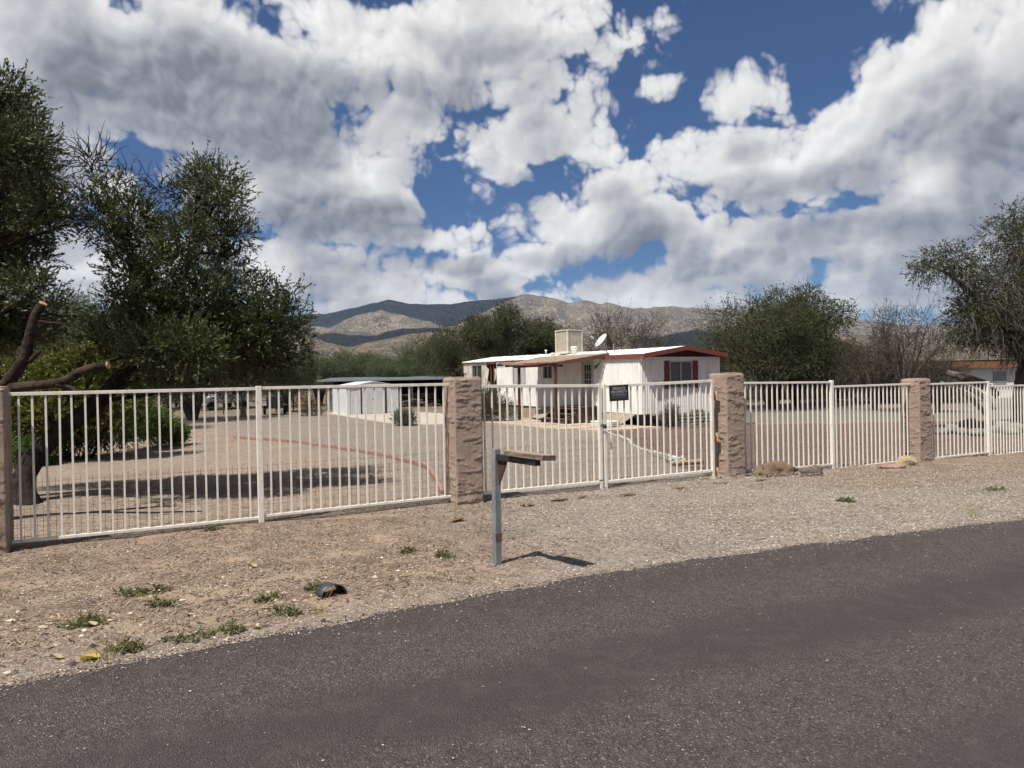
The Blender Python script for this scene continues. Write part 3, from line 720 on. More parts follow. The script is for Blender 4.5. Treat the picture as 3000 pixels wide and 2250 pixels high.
# ---------------------------------------------------------------- double gate
g1 = thing('gate', 'left leaf of the cream double gate, beside the stucco pillar behind the mailbox', 'gate', fp(.4, 0), 0, 'cream double gate leaves')
gs = post(g1, 1749, 1124, 1418, .052, 'stile', -.05)
MB().bar(fp(gs, .1, -.05) - g1.location, fp(gs, .12, -.05) - g1.location, .0525, .0525, up=tuple(NRM)).build('rust_patch', rust, g1)
panel(g1, [(1415, 1132), (1743, 1130)], [(1419.5, 1442.5), (1752, 1411)], 16, off=-.05, sa=s2 + .215, sb=gs - .026, seed=7, rail=.044)
g2 = thing('gate', 'right leaf of the cream double gate, carrying the black sign', 'gate', fp(2.4, 0), 0, 'cream double gate leaves')
gt = post(g2, 1763, 1126, 1416, .048, 'stile', -.05)
he = post(g2, 2077, 1112, 1386, .05, 'stile', -.05)
panel(g2, [(1833, 1128.7), (2069, 1116.5)], [(1770, 1410.7), (2080, 1378)], 16, off=-.05, sa=gt + .024, sb=he - .025, seed=8, rail=.044)
plate = mat('tan_primer', (.55, .36, .22), (.25, .09, .04), 22, 4, .45, .6, rough=.8)
for z in (1.30, .62, .05):
    p = fp(he + .085, z, -.05) - g2.location
    h = MB().box((-.012, -.045, -.075), (.012, .045, .075)).build('hinge', plate, g2, bevel=.003); h.location = p; h.rotation_euler = (0, 0, math.atan2(E.y, E.x))
    k = MB().tube([(-.10, 0, -.012), (-.01, 0, -.012)], .011, 8).tube([(-.04, -.02, -.03), (-.04, -.02, .03)], .016, 8).build('hinge_pin', rust, h)
c = MB()
for i in range(9):
    a = i / 8 * 2 * math.pi
    c.tube([(.05 * math.cos(a), .05 * math.sin(a), .006 * math.sin(3 * a)), (.05 * math.cos(a + .9), .05 * math.sin(a + .9), .006 * math.sin(3 * a + 2))], .008, 6)
dark = mat('black_iron', (.02, .02, .022), rough=.5, spec=.4)
ch = c.box((-.02, -.075, -.05), (.02, -.045, -.008)).build('chain', dark); ch.location = fp((gs + gt) / 2, .93, -.06); ch.rotation_euler = (0, 0, math.atan2(E.y, E.x))
tag(ch, 'black chain and padlock looped round the two gate stiles', 'chain')

# ---------------------------------------------------------------- sign
sg = thing('sign', 'black sign reading private property on the right gate leaf', 'sign')
(sa, za), (sb, zb) = fence_pt(1775, 1129), fence_pt(1832, 1173)
sw, sh = sb - sa, za - zb
sg.location = fp((sa + sb) / 2, (za + zb) / 2, -.085); sg.rotation_euler = (0, R(-1.8), math.atan2(E.y, E.x))
blk = mat('sign_black', (.012, .014, .02), (.022, .024, .03), 9, 4, rough=.45, spec=.4)
MB().box((-sw / 2, 0, -sh / 2), (sw / 2, .006, sh / 2)).build('sign_plate', blk, sg, bevel=.004)
grey = mat('faded_print', (.42, .43, .45), (.30, .30, .32), 30, 4, rough=.7)
def text(body, size, z, parent, m, width):
    cu = bpy.data.curves.new('t', 'FONT'); cu.body = body; cu.size = size; cu.align_x = 'CENTER'; cu.align_y = 'CENTER'; cu.extrude = .0006; cu.offset = size * .018
    to = bpy.data.objects.new('t', cu); COL.objects.link(to)
    bpy.context.view_layer.update()
    me = bpy.data.meshes.new_from_object(to.evaluated_get(bpy.context.evaluated_depsgraph_get()))
    bpy.data.objects.remove(to); me.name = 'lettering'
    k = width / (max(v.co.x for v in me.vertices) - min(v.co.x for v in me.vertices))
    for v in me.vertices: v.co = (v.co.x * k, -.0025 - v.co.z, v.co.y + z)
    me.materials.clear()
    return link('lettering', me, m, parent)
text('PRIVATE', .060, sh * .28, sg, grey, sw * .66)
text('PROPERTY', .058, sh * .06, sg, grey, sw * .80)
text('NO TRESPASSING', .024, -sh * .12, sg, grey, sw * .74)
MB().box((-sw * .4, -.0022, -sh * .34), (sw * .4, -.0005, -sh * .2)).build('print_panel', mat('dull_print', (.06, .065, .075), rough=.6), sg)
fr = MB()
for z in (-.47, .47): fr.box((-sw * .48, -.003, sh * z - .003), (sw * .48, -.0004, sh * z + .003))
for x in (-.475, .475): fr.box((sw * x - .003, -.003, -sh * .46), (sw * x + .003, -.0004, sh * .46))
fr.build('sign_border', mat('sign_edge', (.03, .034, .045), rough=.5), sg)

# ================================================================ mailbox stand
galv = mat('galvanised_steel', (.20, .215, .225), (.29, .305, .31), 14, 4, rough=.5, metal=.35, spec=.5, col3=(.20, .09, .04), scale3=9, amt3=.55, stretch=(1, 1, .35))
mb = gg(1462, 1650)
ms = thing('mailbox_stand', 'galvanised post with a weathered board on a bracket, beside the road edge', 'mailbox stand', mb)
ad = Vector((.40, -.62, 0)).normalized(); side = Vector((ad.y, -ad.x, 0)).normalized()
MB().bar((-.018, 0, -.2), (-.008, 0, 1.015), .062, .062, up=tuple(ad)).build('post', galv, ms, bevel=.005)
MB().bar((-.013, 0, .20), (-.013, 0, .275), .0635, .0635, up=tuple(ad)).build('rust_band', mat('dark_rust', (.07, .035, .022), (.16, .1, .07), 25, 4, rough=.9), ms)
p0 = ad * .03 + Vector((0, 0, .945))
bm_ = MB().bar(p0, p0 + ad * .60, .055, .05).build('bracket_arm', mat('black_steel', (.018, .018, .02), (.05, .04, .035), 12, 4, .5, .8, rough=.55, spec=.4), ms, bevel=.002)
tri = [ad * .035 + Vector((0, 0, .92)), ad * .035 + Vector((0, 0, .70)), ad * .17 + Vector((0, 0, .92))]
MB().prism([q - side * .006 for q in tri], side * .012).build('gusset', mat('red_oxide', (.085, .035, .027), (.055, .027, .024), 16, 4, rough=.8), ms)
wood = mat('weathered_board', (.22, .18, .145), (.10, .08, .065), 9, 6, .4, .62, rough=.9, spec=.1, bump=.5, bscale=40, stretch=(1, 1, 6))
bd = MB().bar((-.25, 0, 0), (.25, 0, 0), .145, .040).build('board', wood, ms, bevel=.004)
bd.location = p0 + ad * .44 + Vector((.02, 0, .047)); bd.rotation_euler = (R(-4), R(1.0), math.atan2(ad.y, ad.x) + R(6))
tp = MB().bar((-.245, 0, .0215), (.245, 0, .0215), .138, .002).build('faded_paint', mat('faded_red_paint', (.36, .23, .19), (.24, .185, .15), 12, 5, .45, .6, rough=.9), bd)

# ================================================================ things lying on the verge
bl = mat('black_plastic', (.035, .038, .042), (.05, .052, .055), 20, 4, rough=.5, spec=.35)
pc = gg(984, 1752); b = MB(); n = 14; V = []; 
for (k, yy, rr) in ((0, 0, .105), (1, .16, .088)):
    for sgn in (1, .93):
        for i in range(n): 
            a = math.pi * i / (n - 1); V.append((rr * sgn * math.cos(a), yy, rr * sgn * .85 * math.sin(a)))
F = []
for i in range(n - 1):
    o0, i0, o1, i1 = i, n + i, 2 * n + i, 3 * n + i
    F += [(o0, o1, o1 + 1, o0 + 1), (i0 + 1, i1 + 1, i1, i0), (o0 + 1, i0 + 1, i0, o0), (o1, i1, i1 + 1, o1 + 1)]
F += [(0, n, 3 * n, 2 * n), (n - 1, 3 * n - 1, 4 * n - 1, 2 * n - 1)]
b.add(V, F); o = b.build('plastic_pot', bl, None, True); o.location = pc + Vector((-.01, 0, .0)); o.rotation_euler = (0, R(4), R(38))
tag(o, 'broken half of a black plastic pot lying near the road edge', 'pot')
rg = random.Random(5)
stone = mat('brown_stone', (.20, .13, .075), (.13, .10, .08), 7, 5, rough=.95, bump=.8, bscale=25, spec=.1)
p = gg(2280, 1395); rk = thing('boulder', 'large brown boulder lying against the fence by the gate pillar', 'rock', p, math.atan2(E.y, E.x))
MB().blob((-.05, .06, .07), (.40, .17, .14), rg, .22, 3, .3).blob((.2, .05, .05), (.25, .15, .10), rg, .2, 3, .3).build('stone', stone, rk, True)
p = gg(2385, 1394); MBb = MB().blob((0, .05, .06), (.26, .12, .11), rg, .14, 3, .3).build('boulder', mat('grey_brown_stone', (.15, .115, .09), (.10, .08, .07), 9, 5, rough=.95, bump=.8, bscale=30), None, True)
MBb.location = p; MBb.rotation_euler = (0, 0, .5); tag(MBb, 'low grey-brown boulder at the right end of the large brown one', 'rock')
o = MB().blob((0, 0, .06), (.20, .13, .11), rg, .2, 3, .3).build('rock', mat('yellow_sandstone', (.34, .235, .11), (.36, .30, .22), 8, 4, rough=.9, bump=.5), None, True); o.location = gg(2655, 1366); tag(o, 'yellow sandstone rock at the foot of the rightmost pillar', 'rock')
o = MB().blob((0, 0, .03), (.26, .11, .05), rg, .12, 3, .3).build('rock', mat('reddish_stone', (.27, .16, .11), (.33, .22, .16), 8, 4, rough=.9), None, True); o.location = gg(2610, 1372); tag(o, 'flat reddish rock just left of the yellow one', 'rock')
o = MB().lathe([(.045, -.05), (.048, .05), (.054, .055), (.054, .10), (.03, .112)], (0, 0, 0), 14).build('capped_pipe', mat('white_plastic', (.72, .70, .66), rough=.5), None, True); o.location = gg(2197, 1393); tag(o, 'white plastic pipe cap beside the brown boulder', 'pipe')
bark = mat('dry_bark', (.23, .155, .09), (.12, .075, .045), 18, 4, rough=.95, spec=.1)
def curl(px, py, L, label, seed, ang):
    r3 = random.Random(seed); n = 9; V = []
    for i in range(n):
        u = i / (n - 1) - .5; w = .035 * (1 - (2 * abs(u)) ** 3) + .006
        for j in range(5):
            a = (j / 4 - .5) * 2.6
            V.append((u * L, w * math.sin(a) * 1.1, .012 + w * .7 * (1 - math.cos(a)) + .03 * u * u + r3.uniform(0, .006)))
    F = [(i * 5 + j, (i + 1) * 5 + j, (i + 1) * 5 + j + 1, i * 5 + j + 1) for i in range(n - 1) for j in range(4)]
    o = MB().add(V, F).build('bark_curl', bark, None, True); sd = o.modifiers.new('s', 'SOLIDIFY'); sd.thickness = .005
    o.location = gg(px, py); o.rotation_euler = (0, 0, ang); tag(o, label, 'bark', 'dry bark curls on the gravel')
for i, (px, py, L, lb) in enumerate([(1545, 1478, .20, 'dry bark curl nearest the mailbox post, before the left gate leaf'), (1637, 1466, .26, 'dry bark curl below the middle of the left gate leaf'),
        (1706, 1456, .20, 'dry dark bark curl just left of where the gate leaves meet'), (1838, 1450, .26, 'dry bark curl below the sign, before the right gate leaf'),
        (1988, 1432, .26, 'dry bark curl before the hinge side of the right gate leaf'), (2110, 1418, .24, 'dry bark curl at the foot of the hinge pillar'),
        (2230, 1412, .22, 'dry bark curl before the large brown boulder'), (1340, 1527, .20, 'dry bark curl at the foot of the pillar behind the mailbox')]):
    curl(px, py, L, lb, i, .3 + .25 * ((i * 7) % 5 - 2))
yl = leaf_mat('yellow_leaf', [(.50, .38, .06), (.42, .36, .10)], trans=.2, rough=.7)
def fallen_leaf(px, py, L, m, label, ang):
    V = []; n = 7
    for i in range(n):
        u = i / (n - 1); w = L * .28 * math.sin(math.pi * min(1, u * .93 + .05)) ** .8
        V += [(u * L - L / 2, -w, .03 + .015 * math.sin(5 * u)), (u * L - L / 2, 0, .012), (u * L - L / 2, w, .028)]
    F = [(i * 3 + j, i * 3 + 3 + j, i * 3 + 4 + j, i * 3 + 1 + j) for i in range(n - 1) for j in range(2)]
    o = MB().add(V, F).build('leaf', m, None, True); o.location = gg(px, py); o.rotation_euler = (.2, .1, ang); tag(o, label, 'leaf')
fallen_leaf(262, 1934, .11, yl, 'bright yellow fallen leaf near the lower left road edge', .9)
pl = leaf_mat('pale_leaf', [(.50, .42, .24), (.46, .36, .2)], trans=.2, rough=.8)
fallen_leaf(740, 1658, .08, pl, 'pale yellow fallen leaf on the dirt above the black pot', .1)
fallen_leaf(263, 1838, .09, pl, 'pale dry leaf lying on a leftmost weed', .5)
for i, (px, py, lb) in enumerate([(165, 1932, 'pale dry leaf left of the bright yellow one'), (490, 1845, 'pale dry leaf among pebbles above the road edge'), (745, 1843, 'small pale dry leaf right of the weeds by the road')]):
    fallen_leaf(px, py, .07, pl, lb, i * 1.3)
# ================================================================ mobile home
HA = R(27.0)
H0 = Vector((4.87, 27.0, 0.0))
def hl(x, y, z=0.0):
    """house frame (x across the end wall, y along the length) to the world"""
    return Vector((H0.x + x * math.cos(HA) - y * math.sin(HA), H0.y + x * math.sin(HA) + y * math.cos(HA), z))
WH, LH, ZB, ZT, ZP, EV = 3.97, 17.0, .25, 2.44, 2.86, 2.56
hs = thing('mobile_home', 'long white ribbed mobile home with a red-brown roof edge behind the gate', 'mobile home', H0, HA)
hs.rotation_euler = (R(.85), 0, HA)                     # it stands a little higher at the far end
siding = mat('white_ribbed_siding', (.82, .81, .79), (.72, .70, .66), 2.5, 5, .4, .7, rough=.55, spec=.3, col3=(.55, .48, .38), scale3=5, amt3=.35, stretch=(1, 1, .25))
trimw = mat('aluminium_frame', (.50, .51, .52), rough=.4, metal=.4)
redw = mat('red_brown_paint', (.20, .062, .045), (.155, .05, .038), 6, 4, rough=.7, spec=.25)
roofw = mat('white_roof_coat', (.83, .82, .79), (.72, .70, .66), 1.5, 5, .45, .7, rough=.6, spec=.2)
darkw = mat('dark_inside', (.02, .018, .016), rough=1)
glass = mat('dark_glass', (.02, .024, .028), rough=.12, spec=.6)
def ribbed(L, z0, z1, holes, pitch=.105, depth=.026):
    """vertical ribs along x from 0 to L, outside = -y; holes are (x0, x1, z0, z1)"""
    b = MB(); n = int(L / pitch); pr = [(0, 0), (.3, 0), (.4, 1), (.9, 1), (1, 0)]
    for i in range(n):
        for (a, da), (c, dc) in zip(pr[:-1], pr[1:]):
            xa, xb = (i + a) * L / n, (i + c) * L / n; xm = (xa + xb) / 2
            segs = [(z0, z1)]
            for (hx0, hx1, hz0, hz1) in holes:
                if hx0 < xm < hx1:
                    ns = []
                    for (p, q) in segs:
                        if hz0 > p: ns.append((p, min(q, hz0)))
                        if hz1 < q: ns.append((max(p, hz1), q))
                    segs = [s for s in ns if s[1] - s[0] > .002]
            for (p, q) in segs:
                b.add([(xa, -da * depth, p), (xb, -dc * depth, p), (xb, -dc * depth, q), (xa, -da * depth, q)], [(0, 1, 2, 3)])
    return b
# end wall (towards the gate): local x along, outside -y
o = ribbed(WH, ZB, ZT, [(1.40, 2.52, 1.22, 2.27)]).build('wall', siding, hs); o['label'] = 'end wall with the shuttered window'
# long side: local -x outside -> built along x then turned
DAM0, DAM1 = 12.5, 13.85
sidewin = [(6.6, 7.45, 1.60, 2.28), (9.2, 10.6, 1.35, 2.28), (3.2, 4.05, .48, 2.33), (11.6, 12.6, 2.2, 2.40)]
ys_ = LH
o = ribbed(12.5, ZB, ZT, [(a, b_, c, d) for a, b_, c, d in sidewin]).build('wall', siding, hs)
o.matrix_local = Matrix(((0, 1, 0, 0), (1, 0, 0, 0), (0, 0, 1, 0), (0, 0, 0, 1)))
torn = mat('torn_grey_siding', (.62, .58, .52), (.36, .32, .27), 3, 5, .4, .65, rough=.8, col3=(.2, .14, .1), scale3=8, amt3=.6)
o = ribbed(LH - DAM1, ZB, ZT, [(.55, 1.95, .9, 2.38), (1.4, 1.7, ZB, .9), (2.85, 3.2, 1.0, 1.9)]).build('wall', torn, hs); o['label'] = 'torn grey far end of the side wall'
o.matrix_local = Matrix(((0, 1, 0, 0), (1, 0, 0, DAM1), (0, 0, 1, 0), (0, 0, 0, 1)))
for i, (ya, yb, z0, z1, tw) in enumerate([(13.5, 13.86, 1.1, 2.1, .10), (13.35, 13.6, .5, 1.3, .16), (12.46, 12.75, 1.3, 2.0, .12)]):
    MB().add([(-.01, ya, z1), (-.02, yb, z1 + .15), (-.05, yb - .05, z0), (-tw, ya + .1, z0 + .1)], [(0, 1, 2, 3)]).build('siding_scrap', torn, hs).modifiers.new('s', 'SOLIDIFY').thickness = .006
studm = mat('raw_stud', (.20, .10, .055), (.12, .065, .04), 10, 4, rough=.9)
for y in (12.55, 12.95, 13.35, 13.8, 14.75, 15.1, 15.5): MB().box((.01, y - .02, ZB), (.09, y + .02, ZT)).build('stud', studm, hs)
MB().box((.0, 12.5, ZT - .06), (.09, LH, ZT)).build('top_plate', studm, hs)
# other walls, floor, inside
MB().box((WH - .05, .03, ZB), (WH, LH, ZT)).build('wall', siding, hs)
MB().box((.02, LH - .05, ZB), (WH - .06, LH, ZT)).build('wall', siding, hs)
MB().box((.1, .1, ZB + .02), (WH - .06, LH - .06, ZB + .1)).build('floor', darkw, hs)
MB().box((1.9, 11.5, ZB + .11), (1.95, LH - .07, ZT)).build('partition', mat('old_panelling', (.10, .06, .04), rough=.9), hs)
MB().add([(0, .01, ZT), (WH, .01, ZT), (WH / 2, .01, ZP - .06)], [(0, 1, 2)]).build('gable', mat('dark_gable_boards', (.045, .025, .02), rough=.9), hs)
# roof
OV, SO = .37, .06
nb = 24; V = []
for i in range(nb + 1):
    y = -OV + (LH + OV + .1) * i / nb; sag = -.03 * math.sin(math.pi * i / nb) + .012 * math.sin(i * 2.1)
    for x, z in ((-SO, EV), (WH / 2, ZP), (WH + SO, EV)): V.append((x, y, z + sag * (1 if x < 1 else .4)))
F = []
for i in range(nb):
    a = i * 3; F += [(a, a + 1, a + 4, a + 3), (a + 1, a + 2, a + 5, a + 4)]
rf = MB().add(V, F).build('roof', roofw, hs); rf.modifiers.new('s', 'SOLIDIFY').thickness = .025
for i in range(1, 12):
    y = -OV + 1.45 * i
    MB().add([(-SO, y - .02, EV + .012), (WH / 2, y - .02, ZP + .012), (WH / 2, y + .02, ZP + .012), (-SO, y + .02, EV + .012)], [(0, 1, 2, 3)]).build('roof_seam', roofw, rf).modifiers.new('s', 'SOLIDIFY').thickness = .02
fz = .145
def fascia(a, b, nm='fascia', h=fz, th=.03, m=redw):
    a, b = Vector(a), Vector(b); d = (b - a); d.z = 0; nrm = Vector((d.y, -d.x, 0)).normalized() * th
    return MB().prism([a, b, b - Vector((0, 0, h)), a - Vector((0, 0, h))], nrm).build(nm, m, hs)
fascia((-SO - .01, -OV, EV + .01), (WH / 2, -OV, ZP + .01), h=.17)
fascia((WH / 2, -OV, ZP + .01), (WH + SO + .01, -OV, EV + .01), h=.17)
fascia((-SO - .02, 2.3, EV), (-SO - .02, -OV - .03, EV), h=.17)
fascia((-SO - .02, 6.9, EV - .02), (-SO - .02, 2.3, EV), h=.12)
fascia((-SO - .02, 10.2, EV - .03), (-SO - .02, 7.3, EV - .03), h=.10)
fascia((-SO - .02, 12.4, EV - .03), (-SO - .02, 10.3, EV - .02), h=.09)
fascia((-SO - .02, LH, EV - .01), (-SO - .02, 12.5, EV - .02), h=.05, m=torn)
fascia((WH + SO, -OV, EV), (WH + SO, LH, EV), h=.16)
# end window with shutters
def window(parent, x0, x1, z0, z1, place, mullion=True, curtain=None, depth=.03, name='window'):
    w = MB().box((x0 + .03, .035, z0 + .03), (x1 - .03, .045, z1 - .03)).build(name, glass, parent); w.matrix_local = place
    fr = MB().box((x0 - .02, -.03, z0 - .02), (x0 + .035, .05, z1 + .02)).box((x1 - .035, -.03, z0 - .02), (x1 + .02, .05, z1 + .02)).box((x0 + .036, -.029, z1 - .035), (x1 - .036, .05, z1 + .019)).box((x0 + .036, -.029, z0 - .019), (x1 - .036, .05, z0 + .035))
    if mullion: xm = (x0 + x1) / 2; fr.box((xm - .02, -.02, z0 + .036), (xm + .02, .044, z1 - .036))
    fr.build('frame', trimw, w)
    if curtain is not None:
        b = MB(); n = 40; V = []
        for i in range(n + 1):
            x = x0 + .04 + (x1 - x0 - .08) * i / n; q = .026 + .008 * math.sin(i * 1.9) * (1 if i % 3 else .4)
            V += [(x, q, z0 + .04), (x, q, z1 - .04)]
        b.add(V, [(2 * i, 2 * i + 2, 2 * i + 3, 2 * i + 1) for i in range(n) if not (.44 < i / n < .5)]); b.build('curtain', curtain, w)
    return w
I4 = Matrix.Identity(4); SIDE = Matrix(((0, 1, 0, 0), (1, 0, 0, 0), (0, 0, 1, 0), (0, 0, 0, 1)))
dcur = mat('grey_curtain', (.13, .13, .135), rough=.9); lcur = mat('pale_curtain', (.42, .43, .41), (.30, .31, .30), 6, 3, rough=.9)
window(hs, 1.40, 2.52, 1.22, 2.27, I4, True, dcur)
window(hs, 6.6, 7.45, 1.60, 2.28, SIDE, True, None)
window(hs, 9.2, 10.6, 1.35, 2.28, SIDE, True, lcur)
window(hs, 11.62, 12.5, 2.22, 2.38, SIDE, False, None)
window(hs, 14.42, 15.78, .95, 2.36, SIDE, True, None)
for x0 in (1.12, 2.54):
    b = MB()
    pts = []
    for k in range(17):
        z = 1.20 + 1.09 * k / 16; pts.append((z, .012 * (1 if k in (4, 5, 11, 12) else 0)))
    poly = [(x0 - e, -.045, z) for z, e in pts] + [(x0 + .26 + e, -.045, z) for z, e in reversed(pts)]
    s = b.prism(poly, (0, .025, 0)).build('shutter', redw, hs)
    for k in range(3): MB().box((x0 + .025 + k * .075, -.056, 1.24), (x0 + .078 + k * .075, -.046, 2.25)).build('shutter_board', redw, s)
# door with glazed upper half
d = MB().box((3.24, .0, .48), (4.01, .04, 2.30)).build('door', mat('door_cream', (.55, .50, .40), (.48, .43, .34), 5, 4, rough=.6), hs); d.matrix_local = SIDE
fr = MB().box((3.18, -.03, .46), (3.235, .05, 2.35)).box((4.015, -.03, .46), (4.07, .05, 2.35)).box((3.236, -.029, 2.31), (4.014, .05, 2.349)); fr.build('door_frame', trimw, d)
for r_ in range(3):
    for c_ in range(3):
        MB().box((3.38 + c_ * .175, -.012, 1.28 + r_ * .31), (3.535 + c_ * .175, -.001, 1.565 + r_ * .31)).build('pane', glass, d)
gr = MB()
for c_ in range(4): gr.box((3.36 + c_ * .175 - .01, -.022, 1.24), (3.36 + c_ * .175 + .01, -.013, 2.22))
for r_ in range(4): gr.box((3.35, -.0225, 1.265 + r_ * .31 - .01), (3.9, -.0125, 1.265 + r_ * .31 + .01))
gr.build('door_grille', mat('cream_grille', (.55, .52, .45), rough=.6), d)
MB().lathe([(.012, 0), (.03, .03), (.03, .05), (.01, .06)], sides=10).build('door_handle', trimw, d).matrix_local = Matrix.Translation((3.30, -.0, 1.2)) @ Matrix.Rotation(R(90), 4, 'X')
lp = MB().lathe([(.03, 0), (.05, .04), (.035, .12), (.05, .15)], sides=10).build('wall_lamp', mat('old_brass', (.22, .15, .08), rough=.5), hs); lp.location = (-.08, 2.95, 2.0)
# porch roof, two posts and beams
pw = mat('old_porch_boards', (.20, .135, .095), (.31, .26, .21), 3.5, 5, .4, .6, rough=.9, spec=.1, stretch=(1, 4, 1))
brw = mat('brown_post_paint', (.10, .038, .028), (.065, .03, .024), 9, 4, rough=.75)
a, b_, c, d_ = Vector((-1.80, 3.15, 2.30)), Vector((-1.75, 7.6, 2.27)), Vector((.05, 7.9, 2.60)), Vector((.05, 2.15, 2.62))
for k in range(14):
    u0, u1 = k / 14, (k + 1) / 14 - .0008
    rg.seed(k); jt = rg.uniform(-.012, .012)
    P1, P2, P3, P4 = a.lerp(b_, u0), a.lerp(b_, u1), d_.lerp(c, u1), d_.lerp(c, u0)
    MB().prism([P1 + Vector((-.03 * rg.random(), 0, jt)), P2 + Vector((-.05 * rg.random(), 0, jt)), P3 + Vector((0, 0, jt)), P4 + Vector((0, 0, jt))], (0, 0, .022)).build('porch_board', pw, hs)
MB().prism([a + Vector((0, .02, .03)), b_ + Vector((0, -.02, .03)), c + Vector((0, -.02, .03)), d_ + Vector((0, .02, .03))], (0, 0, .012)).build('porch_shade_sheet', pw, hs)  # sheet added over the boards so that the porch shade is solid
def hbar(p, q, w, h, nm, m): return MB().bar(p, q, w, h).build(nm, m, hs, bevel=.004)
hbar(a + Vector((-.02, -.05, -.05)), d_ + Vector((0, -.05, -.05)), .04, .13, 'porch_edge_board', brw)
hbar((-1.72, 3.2, 2.21), (-1.70, 7.2, 2.18), .06, .13, 'porch_beam', brw)
hbar((-1.80, 4.6, 2.27), (-1.80, 7.9, 2.20), .03, .10, 'porch_fascia', redw)
hbar((-1.84, 5.9, 2.26), (-1.86, 8.1, 2.30), .03, .08, 'loose_board', pw)
hbar((.02, 2.35, 2.54), (-.02, 3.0, 2.05), .05, .05, 'porch_brace', brw)
for k, (px, py) in enumerate(((-1.62, 3.6), (-1.60, 6.9))): hbar((px, py, -.6 - .015 * py), (px, py, 2.16), .10, .10, 'porch_post', brw)
hbar((-1.95, 3.65, 2.17), (-1.3, 3.55, 2.17), .07, .09, 'porch_beam', brw)
# steps by the door
stp = mat('dark_step_boards', (.075, .045, .034), (.12, .085, .065), 6, 5, rough=.9)
st = thing('porch_steps', 'dark weathered timber steps below the mobile home door', 'steps', hl(0, 0, G(28)), HA)
for k in range(3):
    z = .62 - .2 * k
    for j in range(3): MB().box((-1.05 - .28 * k + .09 * j - .1, 2.8 - .05 * k, z), (-1.05 - .28 * k + .09 * j - .02, 4.75, z + .035)).build('tread', stp, st)
for j in range(8): MB().box((-.9 + .11 * j, 2.75, .70), (-.8 + .11 * j, 4.8, .74)).build('deck_board', stp, st)
for y in (2.85, 4.7): MB().prism([(-.9, y, .69), (0, y, .69), (0, y, .0), (-1.7, y, .0), (-1.7, y, .2)], (0, .05, 0)).build('stringer', stp, st)
for j in range(4): MB().box((-.92, 2.76, .12 + .14 * j), (-.895, 4.8, .22 + .14 * j)).build('riser_board', stp, st)
# ---- roof things
cool = thing('evaporative_cooler', 'boxy beige evaporative cooler standing on the white roof', 'cooler', hl(1.55, 7.6, 2.86 + .10), HA + R(8))
beige = mat('cooler_beige', (.60, .56, .48), (.52, .47, .39), 4, 4, rough=.6); MB().box((-.44, -.44, 0), (.44, .44, 1.0)).build('cooler_core', mat('cooler_pad', (.40, .36, .29), (.30, .26, .2), 30, 3, rough=.95), cool)
cab = MB()
for sx in (-1, 1):
    for sy in (-1, 1): cab.box((sx * .44 - .035, sy * .44 - .035, -.05), (sx * .44 + .035, sy * .44 + .035, 1.02))
cab.box((-.49, -.49, 1.021), (.49, .49, 1.07)); cab.box((-.485, -.485, -.07), (.485, .485, .06)); cab.build('cabinet', beige, cool, bevel=.006)
for f_ in range(4):
    MM = Matrix.Rotation(f_ * math.pi / 2, 4, 'Z')
    if f_ in (0, 3):
        for i in range(16):
            z = .10 + .055 * i
            o = MB().bar((-.40, -.452, z), (.40, -.452, z), .02, .028).build('louvre', beige, cool); o.matrix_local = MM
        for i in range(5):
            o = MB().box((-.40 + .2 * i - .008, -.468, .08), (-.40 + .2 * i + .008, -.463, .98)).build('grille_bar', beige, cool); o.matrix_local = MM
dsh = thing('satellite_dish', 'grey satellite dish on a bent mast at the roof edge', 'satellite dish', hl(.45, 3.35, 2.60), 0)
prof = [(r_, .32 * (r_ ** 2) ) for r_ in np.linspace(.001, .33, 9)]
sides = 28; V = [(r_ * math.cos(2 * math.pi * k / sides), r_ * 1.08 * math.sin(2 * math.pi * k / sides), z) for r_, z in prof for k in range(sides)]
F = [(i * sides + k, i * sides + (k + 1) % sides, (i + 1) * sides + (k + 1) % sides, (i + 1) * sides + k) for i in range(8) for k in range(sides)]
dg = mat('dish_grey', (.46, .48, .49), rough=.5)
di = MB().add(V, F).build('reflector', dg, dsh, True); di.modifiers.new('s', 'SOLIDIFY').thickness = .012
din = Vector((-.72, -.28, .62)).normalized(); di.rotation_euler = din.to_track_quat('Z', 'Y').to_euler(); dc = Vector((.08, .0, .66)); di.location = dc
lnb = dc + din * .40 + Vector((-.10, 0, -.12)); gm = mat('mast_grey', (.30, .31, .32), rough=.5, metal=.3)
MB().tube([dc + Vector((0, 0, -.25)), lnb], .014, 8).build('feed_arm', gm, dsh)
MB().tube([lnb - din * .05, lnb + din * .10], [.05, .035], 10).build('receiver', dg, dsh)
MB().tube([dc - din * .02, (.22, .02, .42), (.30, .03, .2), (.42, .05, 0)], .022, 8).build('mast', gm, dsh)
MB().tube([(.62, .1, .55), (.62, .1, .3), (.68, .08, .1), (.78, .05, 0)], .016, 8).build('conduit', gm, dsh)
wp = mat('vent_white', (.78, .77, .74), rough=.5)
o = MB().lathe([(.10, 0), (.10, .16), (.17, .165), (.17, .21), (.12, .22), (.12, .25), (.17, .26), (.17, .31), (.08, .33)], sides=18).build('roof_vent', wp, None, True); o.location = hl(1.15, 6.5, 2.86); tag(o, 'round white roof vent beside the evaporative cooler', 'vent')
o = MB().lathe([(.03, 0), (.03, .22), (.06, .225), (.06, .28), (.02, .29)], sides=12).build('roof_vent', wp, None, True); o.location = hl(1.0, 8.9, 2.86); tag(o, 'thin white vent pipe on the roof left of the cooler', 'vent')
o = MB().lathe([(.12, 0), (.12, .05), (.16, .06), (.12, .12), (.04, .14)], sides=14).build('roof_vent', wp, None, True); o.location = hl(1.1, 8.4, 2.84); tag(o, 'low white dome vent on the roof left of the cooler', 'vent')
